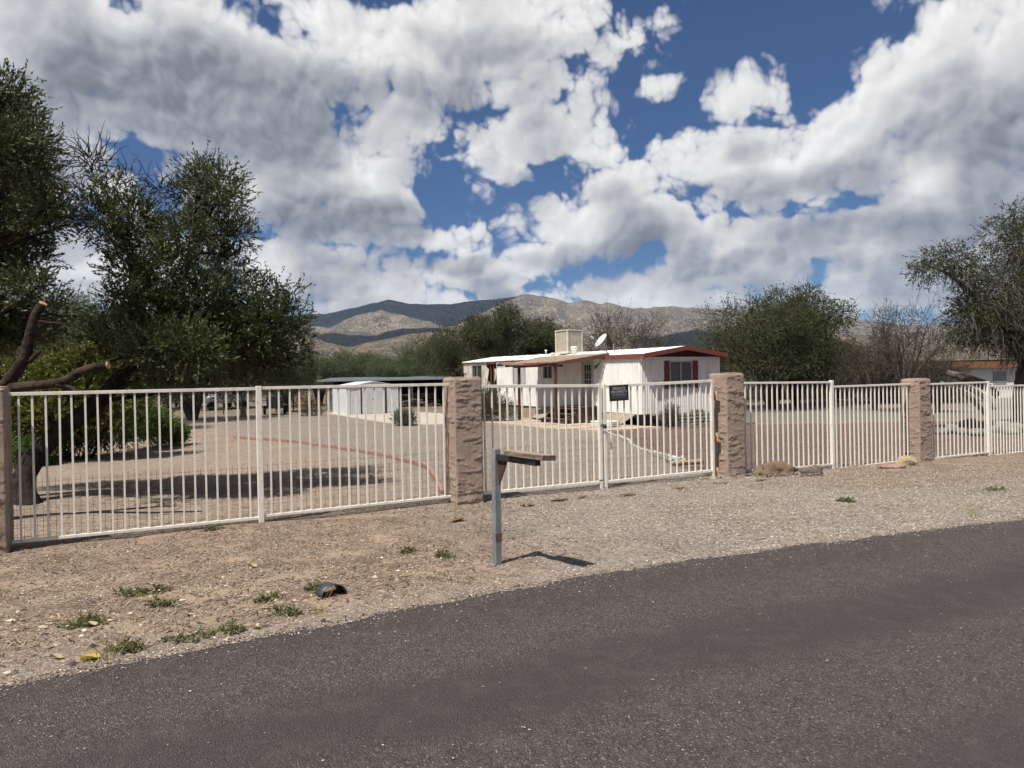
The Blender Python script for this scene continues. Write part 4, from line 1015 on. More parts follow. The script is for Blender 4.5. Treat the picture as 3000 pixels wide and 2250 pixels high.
# ---- round the house
block = mat('grey_block', (.20, .185, .17), (.13, .12, .115), 6, 5, rough=.95, bump=.8, bscale=30)
bw = thing('block_wall', 'low stacked wall of rough grey blocks below the shuttered window', 'retaining wall', hl(0, -.95, G(27)), HA)
r3 = random.Random(3); bme = []
for k in range(4):
    bb = MB(); x = [.15, .155, .16, .145][k]
    V = []; nx, nz = 6, 4
    for i in range(nx):
        for j in range(nz): V.append((-.15 + .3 * i / (nx - 1), -.0 - (r3.uniform(.005, .035) if 0 < i < nx - 1 and 0 < j < nz - 1 else 0), .118 * j / (nz - 1)))
    bb.add(V, [(i * nz + j, (i + 1) * nz + j, (i + 1) * nz + j + 1, i * nz + j + 1) for i in range(nx - 1) for j in range(nz - 1)]); bb.box((-.15, .001, 0), (.15, .2, .118))
    me = bpy.data.meshes.new('block'); me.from_pydata(bb.v, [], bb.f); me.materials.append(block); bme.append(me)
for row in range(4):
    for i in range(10):
        o = bpy.data.objects.new('block', bme[(row * 3 + i) % 4]); COL.objects.link(o); o.parent = bw
        o.location = (.75 + .31 * i + (.155 if row % 2 else 0), .015 * row + r3.uniform(-.01, .01), row * .122); o.rotation_euler = (0, 0, r3.uniform(-.03, .03))
MB().box((.62, .1, .40), (3.9, .9, .44)).build('planter_soil', mat('planter_earth', (.10, .075, .05), rough=1), bw)
rbk = mat('red_edging_brick', (.25, .135, .11), (.30, .21, .175), 6, 4, rough=.9)
eg = thing('brick_edging', 'straight row of red edging bricks before the block wall', 'edging', hl(0, -1.7, G(26)), HA)
me = bpy.data.meshes.new('brick'); q = MB().box((-.1, -.045, 0), (.1, .045, .07)); me.from_pydata(q.v, [], q.f); me.materials.append(rbk)
for i in range(22):
    o = bpy.data.objects.new('brick', me); COL.objects.link(o); o.parent = eg; o.location = (-.3 + .21 * i, r3.uniform(-.01, .01), r3.uniform(-.015, .005)); o.rotation_euler = (0, 0, r3.uniform(-.05, .05))
# curved scalloped edging along the drive
def path_pts(pts, step):
    P_ = [Vector(p) for p in pts]; out = []; L = 0; nxt = 0
    for a_, b2 in zip(P_[:-1], P_[1:]):
        l = (b2 - a_).length
        while nxt <= L + l:
            u = (nxt - L) / l; out.append((a_.lerp(b2, u), (b2 - a_).normalized())); nxt += step
        L += l
    return out
def smooth_path(pts, n=8):
    P_ = [Vector(p) for p in pts]; out = []
    for i in range(len(P_) - 1):
        p0, p1, p2, p3 = P_[max(i - 1, 0)], P_[i], P_[i + 1], P_[min(i + 2, len(P_) - 1)]
        for k in range(n):
            u = k / n; out.append(.5 * ((2 * p1) + (p2 - p0) * u + (2 * p0 - 5 * p1 + 4 * p2 - p3) * u * u + (3 * p1 - p0 - 3 * p2 + p3) * u ** 3))
    return out + [P_[-1]]
sc_ = MB(); 
for i in range(9):
    pass
def scallop(w, h, th):
    poly = [(-w / 2, 0, -.08)] + [(-w / 2 * math.cos(math.pi * k / 8), 0, h * .6 + h * .4 * math.sin(math.pi * k / 8)) for k in range(9)] + [(w / 2, 0, -.08)]
    b = MB().prism(poly, (0, th, 0)); m_ = bpy.data.meshes.new('edging_piece'); m_.from_pydata([tuple(v) for v in b.v], [], b.f); return m_
eg = thing('brick_edging', 'curved row of scalloped red edging pieces along the left of the drive', 'edging', gp(1000, 1318))
sm = scallop(.16, .11, .05); sm.materials.append(rbk)
for p, d in path_pts(smooth_path([gp(686, 1284.6), gp(752, 1290), (gp(838, 1297)), gp(893, 1303), gp(1000, 1318), gp(1120, 1340), gp(1234, 1370), gp(1268, 1405), gp(1282, 1436), gp(1287, 1448)]), .168):
    o = bpy.data.objects.new('edging_piece', sm); COL.objects.link(o); o.parent = eg; o.location = Vector((p.x, p.y, gh(p.x, p.y) + r3.uniform(-.02, .01))) - eg.location; o.rotation_euler = (r3.uniform(-.08, .08), r3.uniform(-.05, .05), math.atan2(d.y, d.x) + r3.uniform(-.08, .08))
cw = mat('pale_concrete', (.42, .39, .35), (.33, .30, .27), 8, 4, rough=.9)
eg = thing('concrete_edging', 'pale concrete edging between the drive and the red gravel', 'edging', gp(1900, 1327))
sm = scallop(.36, .09, .09); sm.materials.append(cw)
for p, d in path_pts(smooth_path([gp(1768, 1267), gp(1800, 1279), gp(1836, 1294), gp(1848, 1308), gp(1895, 1326.6), gp(1945, 1343), gp(1996, 1358)]), .375):
    o = bpy.data.objects.new('edging_piece', sm); COL.objects.link(o); o.parent = eg; o.location = Vector((p.x, p.y, gh(p.x, p.y) + r3.uniform(-.02, .005))) - eg.location; o.rotation_euler = (0, 0, math.atan2(d.y, d.x) + r3.uniform(-.05, .05))
# flagstone patio
fs = thing('patio', 'pinkish flagstone patio beside the mobile home steps', 'patio', hl(0, 0, G(28)), HA)
flag = mat('flagstone', (.40, .30, .225), (.47, .38, .30), 1.2, 4, rough=.9, world_pos=True)
ny, nx = 12, 5; jit = {}
def fv(i, j):
    if (i, j) not in jit: jit[(i, j)] = (-3.3 + .66 * i + r3.uniform(-.13, .13), -1.3 + .82 * j + r3.uniform(-.18, .18))
    return jit[(i, j)]
for i in range(nx):
    for j in range(ny):
        if i == 0 and j in (0, 1) : continue
        q = [fv(i, j), fv(i + 1, j), fv(i + 1, j + 1), fv(i, j + 1)]; cx_, cy_ = sum(p[0] for p in q) / 4, sum(p[1] for p in q) / 4
        h = .05 + r3.uniform(-.012, .012)
        MB().prism([(cx_ + (p[0] - cx_) * .94, cy_ + (p[1] - cy_) * .94, -.05) for p in q], (0, 0, .05 + h)).build('flagstone', flag, fs)
# leaning panels, tub, cinder blocks under the home
pan = mat('buff_panel', (.34, .28, .21), (.27, .22, .16), 4, 4, rough=.8)
def lean(pts, label):
    o = MB().prism([hl(*p) for p in pts], (0, 0, .02)).build('skirting_sheet', pan); tag(o, label, 'skirting', 'fallen skirting sheets')
lean([(-.05, .3, .22), (-.05, 2.4, .24), (-.30, 2.3, -.12), (-.25, .9, -.14)], 'buff skirting panel fallen out below the near corner of the home')
lean([(-.1, 5.0, .36), (-.1, 7.3, .40), (-.9, 7.0, -.08), (-1.2, 4.9, -.10)], 'buff skirting panel fallen out between the steps and the far porch post')
o = MB().box((-.03, 8.2, -.3), (.01, 12.4, .28)).build('skirting', pan); o.location = H0; o.rotation_euler = (0, 0, HA); tag(o, 'upright buff skirting under the far windows of the home', 'skirting')
for i, (x, y, lb) in enumerate(((.6, .5, 'grey block pier under the near corner of the home'), (.5, 2.9, 'grey block pier under the home beside the steps'), (3.2, .6, 'grey block pier under the right end of the home'), (.5, 5.6, 'grey block pier under the home left of the steps'))):
    pr = thing('block_pier', lb, 'pier', hl(x, y, -.24), HA, 'block piers under the home')
    for k in range(3): MB().box((-.2, -.1, k * .17), (.2, .1, k * .17 + .165)).build('block', block, pr)
tb = thing('plastic_tub', 'low white ribbed plastic tub on the flagstones by the home corner', 'tub', hl(-1.3, .45, -.17), HA + R(10))
b = MB(); b.box((-.28, -.5, 0), (.28, .5, .03))
MB().prism([(-.24, -.46, .0), (.24, -.46, .0), (.28, -.5, .22), (-.28, -.5, .22)], (0, .04, 0)).prism([(-.24, .46, .0), (.24, .46, .0), (.28, .5, .22), (-.28, .5, .22)], (0, -.04, 0)).box((-.28, -.46, 0), (-.24, .46, .22)).box((.24, -.46, 0), (.28, .46, .22)).box((-.25, -.47, 0), (.25, .47, .02)).build('tub_body', wp, tb)
for k in range(3): MB().box((-.30, -.52, .05 + .065 * k), (.30, .52, .075 + .065 * k)).build('rib', wp, tb)
# terracotta pipe and white hose bundle behind the gate
o = MB().tube([(-.3, 0, .08), (-.22, 0, .08), (-.2, 0, .08), (.25, 0, .08), (.3, 0, .08)], [.062, .062, .05, .05, .056], 16).build('clay_pipe', mat('terracotta', (.33, .19, .125), (.36, .24, .17), 9, 3, rough=.9), None, True)
p = gg(2040, 1381); o.location = p + Vector((.05, .75, 0)); o.rotation_euler = (0, 0, .35); tag(o, 'terracotta clay pipe lying behind the right gate leaf', 'pipe')
b = MB(); hp = []
for i in range(60):
    a_ = i * .42; hp.append((.13 * math.cos(a_) * (1 + .3 * math.sin(i * .7)), .11 * math.sin(a_), .02 + .0022 * i + .02 * math.sin(i * 1.3)))
o = b.tube(hp, .014, 6).build('hose', mat('white_hose', (.62, .63, .62), rough=.6), None, True); o.location = gg(2003, 1368) + Vector((0, .6, 0)); tag(o, 'tangled white hose on the gravel behind the gate', 'hose')

# ================================================================ metal shed
S0 = gp(1023, 1217); S0.z = G(40)
sd = thing('shed', 'white ribbed metal garden shed with double doors and dark trim', 'shed', S0, HA)
shm = mat('white_shed_metal', (.60, .62, .63), (.54, .56, .57), 3, 4, rough=.5, spec=.3); shb = mat('brown_trim', (.055, .045, .042), rough=.6)
SW, SD, SE, SP = 3.05, 4.2, 1.74, 2.02
ribbed(SW, .0, SE, [(.72, 2.28, -.1, 1.66)], .10, .012).build('wall', shm, sd)
o = ribbed(SD, .0, SE, [], .10, .012).build('wall', shm, sd); o.matrix_local = SIDE
MB().box((SW - .02, .02, 0), (SW, SD, SE)).build('wall', shm, sd); MB().box((.02, SD - .02, 0), (SW - .03, SD, SE)).build('wall', shm, sd)
MB().add([(0, .0, SE), (SW, 0, SE), (SW / 2, 0, SP - .02)], [(0, 1, 2)]).build('gable', shm, sd)
MB().add([(-.08, -.08, SE - .01), (SW / 2, -.08, SP), (SW / 2, SD + .08, SP), (-.08, SD + .08, SE - .01), (SW + .08, -.08, SE - .01), (SW + .08, SD + .08, SE - .01)], [(0, 1, 2, 3), (1, 4, 5, 2)]).build('roof', shm, sd).modifiers.new('s', 'SOLIDIFY').thickness = .03
for x0, x1 in ((.80, 1.495), (1.505, 2.20)):
    dd = MB()
    n = 7
    for i in range(n):
        xa, xb = x0 + (x1 - x0) * i / n, x0 + (x1 - x0) * (i + 1) / n; dd.box((xa + .002, -.035, .05), (xb - .012, -.015, 1.62)); dd.box((xa, -.015, .05), (xb, -.010, 1.62))
    dr_ = dd.build('door', shm, sd)
    if x0 < 1: MB().lathe([(.02, 0), (.05, .02), (.05, .04), (.02, .05)], sides=12).build('handle', shb, dr_).matrix_local = Matrix.Translation((1.46, -.035, .95)) @ Matrix.Rotation(R(90), 4, 'X')
for x in (.70, 2.22): MB().box((x, -.03, 0), (x + .09, .0, 1.70)).build('door_trim', shb, sd)
MB().box((.70, -.032, 1.64), (2.31, -.002, 1.72)).build('door_trim', shb, sd)
for x in (-.005, SW - .06): MB().box((x, -.025, 0), (x + .065, -.013, SE)).build('corner_trim', shm, sd)
# slab in front
sl = MB().prism([gp(*q) + Vector((0, 0, -.04)) for q in ((955, 1212), (1060, 1229), (1180, 1247), (1305, 1245), (1330, 1226), (1290, 1212), (1190, 1207), (1050, 1205))], (0, 0, .075)).build('concrete_slab', mat('pale_slab', (.37, .325, .275), (.43, .385, .33), 1.5, 4, rough=.9, world_pos=True))
tag(sl, 'pale concrete slab in front of the white shed', 'slab')
# ---- open carport behind the shed
cp = gp(985, 1197); cpn = thing('carport', 'long open carport with a grey metal roof behind the shed', 'carport', cp, R(3))
crg = mat('grey_metal_roof', (.17, .19, .205), (.13, .145, .16), 2, 4, rough=.5, metal=.3); crw = mat('weathered_corrugated', (.27, .25, .225), (.16, .145, .13), 2, 4, rough=.7)
MB().prism([(-1.4, -.4, 2.14), (8.9, -.4, 2.17), (8.9, 5.5, 2.42), (-1.4, 5.5, 2.40)], (0, 0, .05)).build('roof', crg, cpn)
MB().box((-1.42, -.44, 2.10), (8.92, -.40, 2.24)).build('fascia', mat('blue_grey_fascia', (.20, .235, .26), rough=.5), cpn)
for i in range(13):
    MB().tube([(-.75, -.2, .09 + .165 * i), (-.2, -.12, .09 + .165 * i), (-.95, 5.3, .09 + .165 * i)], .07, 6).build('corrugated_sheet', crw, cpn)
MB().box((-.8, -.1, 0), (-.78, 5.2, 2.12)).build('back_panel', crw, cpn)
MB().box((-1.0, 5.2, 0), (8.8, 5.25, 2.3)).build('wall', mat('dark_carport_wall', (.05, .045, .04), rough=1), cpn)
for x in (3.2, 5.9, 8.5): MB().box((x - .04, -.25, 0), (x + .04, -.17, 2.14)).build('carport_post', mat('dull_post', (.12, .115, .11), rough=.8), cpn)
wd = thing('woodpile', 'heap of grey branches stacked under the carport', 'woodpile', cp + Vector((6.2, .5, 0)))
bmat = mat('grey_branch', (.20, .165, .135), (.12, .10, .085), 5, 4, rough=.95)
for i in range(46):
    a_ = r3.uniform(-.6, .6) + (math.pi if r3.random() < .5 else 0); L = r3.uniform(.7, 1.6); z = r3.random() ** 1.3 * .95; x = r3.uniform(-1.5, 1.7) * (1 - .5 * z)
    c_ = Vector((x, r3.uniform(-.5, .8), z + .05)); dv = Vector((math.cos(a_), math.sin(a_) * .5, r3.uniform(-.25, .25))) * L / 2
    MB().tube([c_ - dv, c_ + Vector((0, 0, r3.uniform(-.1, .15))), c_ + dv], [.045, .035, .018], 5).build('branch', bmat, wd)

# ================================================================ background: neighbours
nh = thing('neighbour_house', 'white house with a brown roof edge at the right edge of the photo', 'house', at(2745, 1172, 50), R(-3))
nh.location.z = -.3
wht = mat('white_masonry', (.62, .61, .58), (.56, .55, .52), 1.5, 4, rough=.9)
wl = MB().box((0, 0, 0), (12, 8, 2.2)).build('wall', wht, nh)
MB().box((-.4, -.5, 2.201), (12.4, 8.4, 2.75)).build('fascia', mat('brown_fascia', (.20, .092, .05), (.15, .07, .04), 3, 4, rough=.8), nh)
MB().box((-.45, -.55, 2.751), (12.5, 8.5, 2.85)).build('roof', crw, nh)
wn = MB().box((3.85, -.02, .95), (4.75, .0, 1.92)).build('glass_block_window', mat('block_glass', (.16, .18, .19), rough=.3, spec=.6), nh)
for i in range(5):
    for j in range(5): MB().box((3.88 + .172 * i, -.05, .98 + .188 * j), (4.02 + .172 * i, -.021, 1.135 + .188 * j)).build('glass_block', mat('glass_block', (.22, .25, .26), rough=.25, spec=.6), wn)
w2 = MB().box((5.35, -.02, 1.3), (7.2, .0, 1.95)).build('window', glass, nh)
MB().box((5.3, -.08, 1.2), (7.25, -.021, 1.28)).build('sill', wht, w2); MB().box((6.25, -.04, 1.3), (6.31, -.021, 1.95)).build('frame', trimw, w2)
# far white fence
ff = thing('far_fence', 'distant low white picket fence behind the right-hand trees', 'fence', at(2400, 1160, 55))
ff.location.z = G(55)
fm = mat('white_fence_paint', (.50, .50, .49), rough=.7)
dv = (at(2680, 1155, 62) - at(2400, 1160, 55)); dv.z = 0; L = dv.length; dv.normalize()
for z in (.15, 1.05): MB().bar(Vector((0, 0, z)), dv * L + Vector((0, 0, z)), .04, .05).build('rail', fm, ff)
pk = MB(); k = int(L / .13)
for i in range(k): pk.bar(dv * (i * .13), dv * (i * .13) + Vector((0, 0, 1.1)), .03, .03)
stuff(pk.build('pickets', fm, ff))
for i in range(5): MB().bar(dv * (L * i / 4), dv * (L * i / 4) + Vector((0, 0, 1.25)), .08, .08).build('post', fm, ff)
# pipe rail fence, truck, trailer and stump seen under the olive
pf = thing('pipe_fence', 'dark pipe rail fence in the distance under the olive tree', 'fence', at(430, 1190, 46)); pf.location.z = G(46)
pm_ = mat('dark_pipe', (.06, .055, .05), rough=.7, metal=.3)
dv = at(860, 1190, 50) - at(430, 1190, 46); dv.z = 0; L = dv.length; dv.normalize()
for z in (.45, .85, 1.3): MB().tube([Vector((0, 0, z)), dv * L + Vector((0, 0, z))], .025, 6).build('rail', pm_, pf)
for i in range(9): MB().tube([dv * (L * i / 8), dv * (L * i / 8) + Vector((0, 0, 1.4))], .04, 6).build('post', pm_, pf)
twh = mat('vehicle_white', (.70, .71, .72), rough=.35, spec=.5); tyre = mat('tyre_black', (.015, .015, .015), rough=.9)
def truck(px, py, Y, rz, label, box):
    v = thing('truck' if box else 'pickup', label, 'truck', at(px, py, Y), rz); v.location.z = G(Y)
    if box:
        MB().box((-1.2, 0, .9), (1.2, 5.2, 3.3)).build('cargo_box', twh, v, bevel=.05)
        MB().prism([(-1.0, -1.9, .5), (-1.0, 0, .5), (-1.0, 0, 2.4), (-1.0, -.9, 2.4), (-1.0, -1.3, 1.5), (-1.0, -1.9, 1.3)], (2.0, 0, 0)).build('cab', twh, v, bevel=.05)
        MB().box((-.85, -1.2, 1.55), (.85, -1.02, 2.25)).build('windscreen', glass, v)
        ws = [(-1, -1.1), (1, -1.1), (-1, 4), (1, 4)]
    else:
        MB().prism([(-.95, -2.6, .55), (-.95, 2.6, .55), (-.95, 2.6, 1.15), (-.95, .5, 1.15), (-.95, .2, 1.8), (-.95, -.9, 1.8), (-.95, -1.4, 1.15), (-.95, -2.6, 1.0)], (1.9, 0, 0)).build('body', twh, v, bevel=.06)
        MB().box((-.8, -1.28, 1.2), (.8, -1.05, 1.7)).build('windscreen', glass, v); MB().box((-.8, -2.66, .62), (.8, -2.6, .9)).build('grille', tyre, v)
        for x in (-.75, .75): MB().box((x - .12, -2.68, .78), (x + .12, -2.6, .95)).build('headlight', mat('lamp_glass', (.6, .6, .6), rough=.2), v)
        ws = [(-.9, -1.7), (.9, -1.7), (-.9, 1.6), (.9, 1.6)]
    for x, y in ws:
        w = MB().lathe([(.2, -.12), (.36, -.11), (.38, 0), (.36, .11), (.2, .12)], sides=16).build('wheel', tyre, v); w.matrix_local = Matrix.Translation((x, y, .38)) @ Matrix.Rotation(R(90), 4, 'Y')
truck(533, 1185, 66, R(18), 'white box truck half hidden by the olive branches', True)
truck(645, 1190, 58, R(-25), 'white pickup parked beyond the pipe fence', False)
tl_ = thing('utility_trailer', 'dark loaded trailer parked under the trees left of the shed', 'trailer', at(805, 1200, 46), R(20)); tl_.location.z = G(46)
MB().box((-.55, -1.2, .42), (.55, 1.2, .55)).build('bed', tyre, tl_); MB().box((-.5, -.9, .551), (.5, .9, 1.15)).build('load', mat('dark_tarp', (.02, .021, .023), rough=.8), tl_)
MB().tube([(0, -1.2, .45), (0, -2.0, .4)], .04, 6).build('tongue', pm_, tl_)
for x in (-.62, .62):
    w = MB().lathe([(.12, -.09), (.28, -.08), (.30, 0), (.28, .08), (.12, .09)], sides=14).build('wheel', tyre, tl_); w.matrix_local = Matrix.Translation((x, .1, .30)) @ Matrix.Rotation(R(90), 4, 'Y')
    MB().box((x - .12, -.25, .60), (x + .12, .45, .63)).build('mudguard', twh, tl_)
sp_ = gp(712, 1221); o = MB().tube([(0, 0, -.1), (.0, 0, .12), (.02, 0, .4), (.0, .01, .62)], [.27, .2, .17, .18], 12, wob=.06, rng=r3).build('tree_stump', mat('stump_wood', (.30, .24, .185), (.19, .15, .115), 5, 4, rough=.9, stretch=(3, 3, .6)), None, True); o.location = sp_; tag(o, 'pale tree stump standing in the yard beyond the long shadow', 'stump')
# utility pole
up = thing('utility_pole', 'distant wooden utility pole with a crossarm and pale transformer', 'utility pole', at(1213, 1110, 120)); up.location.z = -.3
pwd = mat('pole_wood', (.10, .08, .065), rough=.9); MB().tube([(0, 0, -1), (0, 0, 5.9)], [.16, .12], 8).build('pole', pwd, up)
MB().bar((-1.2, 0, 5.5), (1.2, 0, 5.5), .12, .14).build('crossarm', pwd, up); MB().lathe([(.25, 3.0), (.28, 3.1), (.28, 3.9), (.2, 4.0)], (-.45, 0, 0), 12).build('transformer', mat('transformer_grey', (.5, .52, .54), rough=.5), up)
for x in (-1.1, -.5, .5, 1.1): MB().lathe([(.04, 5.56), (.07, 5.6), (.05, 5.75)], (x, 0, 0), 8).build('insulator', pwd, up)
# rocks and fallen limbs behind the right fence
rk_m = mat('pale_rock', (.20, .18, .16), (.13, .118, .105), 6, 4, rough=.95, bump=.6, bscale=15)
for i, (px, py, s_) in enumerate([(2764, 1272, .2), (2790, 1268, .28), (2812, 1270, .22), (2838, 1250, .3), (2858, 1276, .24), (2880, 1274, .2), (2912, 1268, .22), (2940, 1264, .34), (2962, 1274, .24), (2985, 1268, .3)]):
    o = MB().blob((0, 0, s_ * .35), (s_, s_ * .8, s_ * .6), r3, .2, 2, .35).build('rock', rk_m, None, True); o.location = gg(px, py); o.rotation_euler = (0, 0, i)
    where = ['leftmost of the row', 'second from left in the row', 'third from left in the row', 'set back above the row', 'fifth in the row, left of the fence post', 'just left of the right fence post', 'first right of the right fence post', 'largest, right of the right fence post', 'third right of the right fence post', 'nearest the right edge of the photo'][i]
    tag(o, 'pale rock ' + where + ' behind the right-hand fence', 'rock', 'rocks under the big dark tree')
lg = mat('dead_limb', (.085, .068, .055), (.15, .125, .105), 4, 4, rough=.95)
def limb(pts, rad, label, m=lg):
    o = MB().tube([at(*p) for p in pts], rad, 9, wob=.08, rng=r3).build('fallen_limb', m, None, True); tag(o, label, 'fallen limb', 'fallen limbs under the big dark tree')
limb([(2775, 1092, 25), (2830, 1108, 24.6), (2880, 1125, 24.2), (2925, 1160, 24)], [.10, .15, .16, .12], 'thick dark fallen limb sloping down before the white house wall')
pale = mat('pale_limb', (.26, .235, .21), (.16, .14, .12), 5, 4, rough=.95)
limb([(2755, 1120, 24), (2800, 1140, 23.6), (2850, 1172, 23.2), (2890, 1215, 23)], [.05, .07, .08, .07], 'pale fallen limb lower of two behind the fence bars', pale)
limb([(2790, 1116, 23.4), (2840, 1138, 23), (2885, 1165, 22.8), (2915, 1200, 22.6)], [.05, .075, .085, .06], 'pale fallen limb upper of two behind the fence bars', pale)
# ================================================================ vegetation
def unit(v): return v / np.maximum(np.linalg.norm(v, axis=-1, keepdims=True), 1e-6)
def leaves(name, P, D, L, W, m, parent, seed):
    """one rhombic leaf at each P pointing along D"""
    rs = np.random.RandomState(seed); n = len(P)
    D = unit(D); A = unit(np.cross(D, unit(rs.normal(size=(n, 3)))))
    N = np.cross(D, A)
    L = np.broadcast_to(L, (n,))[:, None] * rs.uniform(.7, 1.25, (n, 1)); W = np.broadcast_to(W, (n,))[:, None] * rs.uniform(.75, 1.25, (n, 1))
    mid = P + D * L * .48 + N * L * .05
    V = np.stack([P, mid + A * W, P + D * L, mid - A * W], 1).reshape(-1, 3)
    return link(name, mesh_np(name, V, np.arange(n * 4).reshape(n, 4)), m, parent)
def tubes(segs, sides=3):
    """segs: list of (points (k,3), radii (k,)) -> V, F as quads"""
    V, F, o = [], [], 0
    for pts, rad in segs:
        k = len(pts); d = unit(np.gradient(pts, axis=0)); a = unit(np.cross(d, np.array([.31, .2, .93]))); b = np.cross(d, a)
        ang = np.arange(sides) * 2 * np.pi / sides
        ring = pts[:, None] + (a[:, None] * np.cos(ang)[None, :, None] + b[:, None] * np.sin(ang)[None, :, None]) * rad[:, None, None]
        V.append(ring.reshape(-1, 3))
        i, j = np.meshgrid(np.arange(k - 1), np.arange(sides), indexing='ij'); j2 = (j + 1) % sides
        F.append(np.stack([i * sides + j, i * sides + j2, (i + 1) * sides + j2, (i + 1) * sides + j], -1).reshape(-1, 4) + o); o += k * sides
    return np.concatenate(V), np.concatenate(F)
def twig_paths(starts, dirs, length, rs, k=4, droop=0.0, wob=.25):
    """curved twigs: (n,k,3)"""
    n = len(starts); P = np.zeros((n, k, 3)); P[:, 0] = starts; d = unit(dirs)
    st = (np.broadcast_to(length, (n,)) / (k - 1))[:, None]
    for i in range(1, k):
        d = unit(d + rs.normal(size=(n, 3)) * wob + np.array([0, 0, -droop])); P[:, i] = P[:, i - 1] + d * st
    return P
def along(Pt, m, rs, lo=.15):
    """m points on each twig with their direction"""
    n, k, _ = Pt.shape; u = rs.uniform(lo, 1, (n, m)) * (k - 1); i = np.minimum(u.astype(int), k - 2); f = (u - i)[..., None]
    idx = np.arange(n)[:, None]; A, B = Pt[idx, i], Pt[idx, i + 1]
    return (A + (B - A) * f).reshape(-1, 3), unit(B - A).reshape(-1, 3)
def fill(clumps, rs, per, inner=.15, outer=.85, up=.25, out=1.0):
    """twig starts and directions inside ellipsoids (c, r, density)"""
    S, D, Rr = [], [], []
    for c, r, w in clumps:
        n = max(4, int(per * w)); v = unit(rs.normal(size=(n, 3))); q = rs.uniform(inner ** 2, outer ** 2, (n, 1)) ** .5
        S.append(np.array(c) + v * q * np.array(r)); D.append(v * out + rs.normal(size=(n, 3)) * .45 + np.array([0, 0, up])); Rr.append(np.full(n, min(r)))
    return np.concatenate(S), np.concatenate(D), np.concatenate(Rr)
def trunk_obj(parent, paths, m, sides=9, seed=0, name='trunk', wob=.10):
    rg_ = random.Random(seed); b = MB()
    for pts, rad in paths:
        sp_ = smooth_path(pts, 4); rr = np.interp(np.linspace(0, 1, len(sp_)), np.linspace(0, 1, len(rad)), rad)
        b.tube(sp_, list(rr), sides, True, wob, rg_)
    return b.build(name, m, parent, True)
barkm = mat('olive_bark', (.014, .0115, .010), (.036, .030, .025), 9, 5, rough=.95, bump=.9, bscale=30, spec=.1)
mqb = mat('mesquite_bark', (.05, .042, .037), (.095, .08, .07), 4, 5, rough=.95, spec=.1)
oliveM = leaf_mat('olive_leaf', [(.038, .05, .011), (.06, .075, .017), (.10, .115, .032), (.048, .064, .014)], under=(.075, .085, .042), rough=.45, trans=.18, spec=.3)
mesqM = leaf_mat('mesquite_leaf', [(.038, .048, .018), (.06, .072, .027), (.085, .095, .04)], rough=.6, trans=.3, spec=.2)
palM = leaf_mat('pale_green_leaf', [(.085, .115, .055), (.12, .15, .075), (.15, .18, .10)], rough=.6, trans=.35, spec=.2)
yelM = leaf_mat('yellow_green_leaf', [(.07, .105, .02), (.12, .145, .028), (.24, .22, .04), (.05, .085, .018)], rough=.5, trans=.4, spec=.3)
grnM = leaf_mat('fresh_green_leaf', [(.06, .12, .018), (.09, .165, .028), (.13, .20, .045), (.075, .14, .024)], rough=.5, trans=.35, spec=.35)
sagM = leaf_mat('sage_leaf', [(.15, .155, .125), (.22, .225, .19), (.10, .105, .08)], rough=.8, trans=.15, spec=.1)
dryM = leaf_mat('dry_leaf', [(.06, .05, .032), (.09, .075, .046), (.05, .05, .028)], rough=.8, trans=.2, spec=.1)

def px_clumps(lst, rs, dj=.5):
    out = []
    for (px, py, r, Y, w) in lst:
        Y = Y + rs.uniform(-dj, dj); k = Y / FPX
        out.append((tuple(at(px, py, Y)), (r * k * .92, r * k * 1.15, r * k * .84), w * (r / 100.0) ** 2.2))
    return out
def olive(label, base, paths, clumps, seed, per, leaf=.056, twl=.36, bare=None):
    rs = np.random.RandomState(seed)
    root = thing('olive_tree', label, 'tree', base, 0, 'olive trees behind the left fence'); B = Vector(base)
    cl = px_clumps(clumps, rs, 1.4)
    tp = [([Vector(p) - B for p in pts], rad) for pts, rad in paths]
    for c, r, w in cl:                                     # a limb into every clump
        c = Vector(c); best = None
        for pts, rad in paths:
            for i, p in enumerate(pts):
                d = (Vector(p) - c).length + (0 if p[2] < c.z else 1.0)
                if best is None or d < best[0]: best = (d, Vector(p))
        p = best[1]; mid = p.lerp(c, .55) + Vector((rs.uniform(-.12, .12), rs.uniform(-.12, .12), rs.uniform(-.1, .15)))
        tp.append(([p - B, mid - B, c - B], [.035, .024, .010]))
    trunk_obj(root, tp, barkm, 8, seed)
    S, D, Rr = fill(cl, rs, per, .05, .8, .6)
    T1 = twig_paths(S, D, twl * rs.uniform(.5, 1.15, len(S)), rs, 5, .02, .16)
    LP, LD_ = along(T1, 17, rs, .1)
    leaves('crown', LP - np.array(B), LD_ + rs.normal(size=LP.shape) * .36, leaf, leaf * .16, oliveM, root, seed)
    V, F = tubes([(T1[i] - np.array(B), np.linspace(.006, .002, 5)) for i in range(0, len(T1), 4)])
    stuff(link('twigs', mesh_np('twigs', V, F), barkm, root))
    if bare:
        bc = px_clumps(bare, rs, .2); S, D, Rr = fill(bc, rs, 70, 0, .5, .5)
        T2 = twig_paths(S, D, Rr * rs.uniform(.6, 1.3, len(S)), rs, 5, 0, .3)
        V, F = tubes([(t_ - np.array(B), np.linspace(.010, .003, 5)) for t_ in T2]); stuff(link('bare_twigs', mesh_np('bare_twigs', V, F), mqb, root))
    return root
b0 = gg(72, 1478); b0.z -= .22
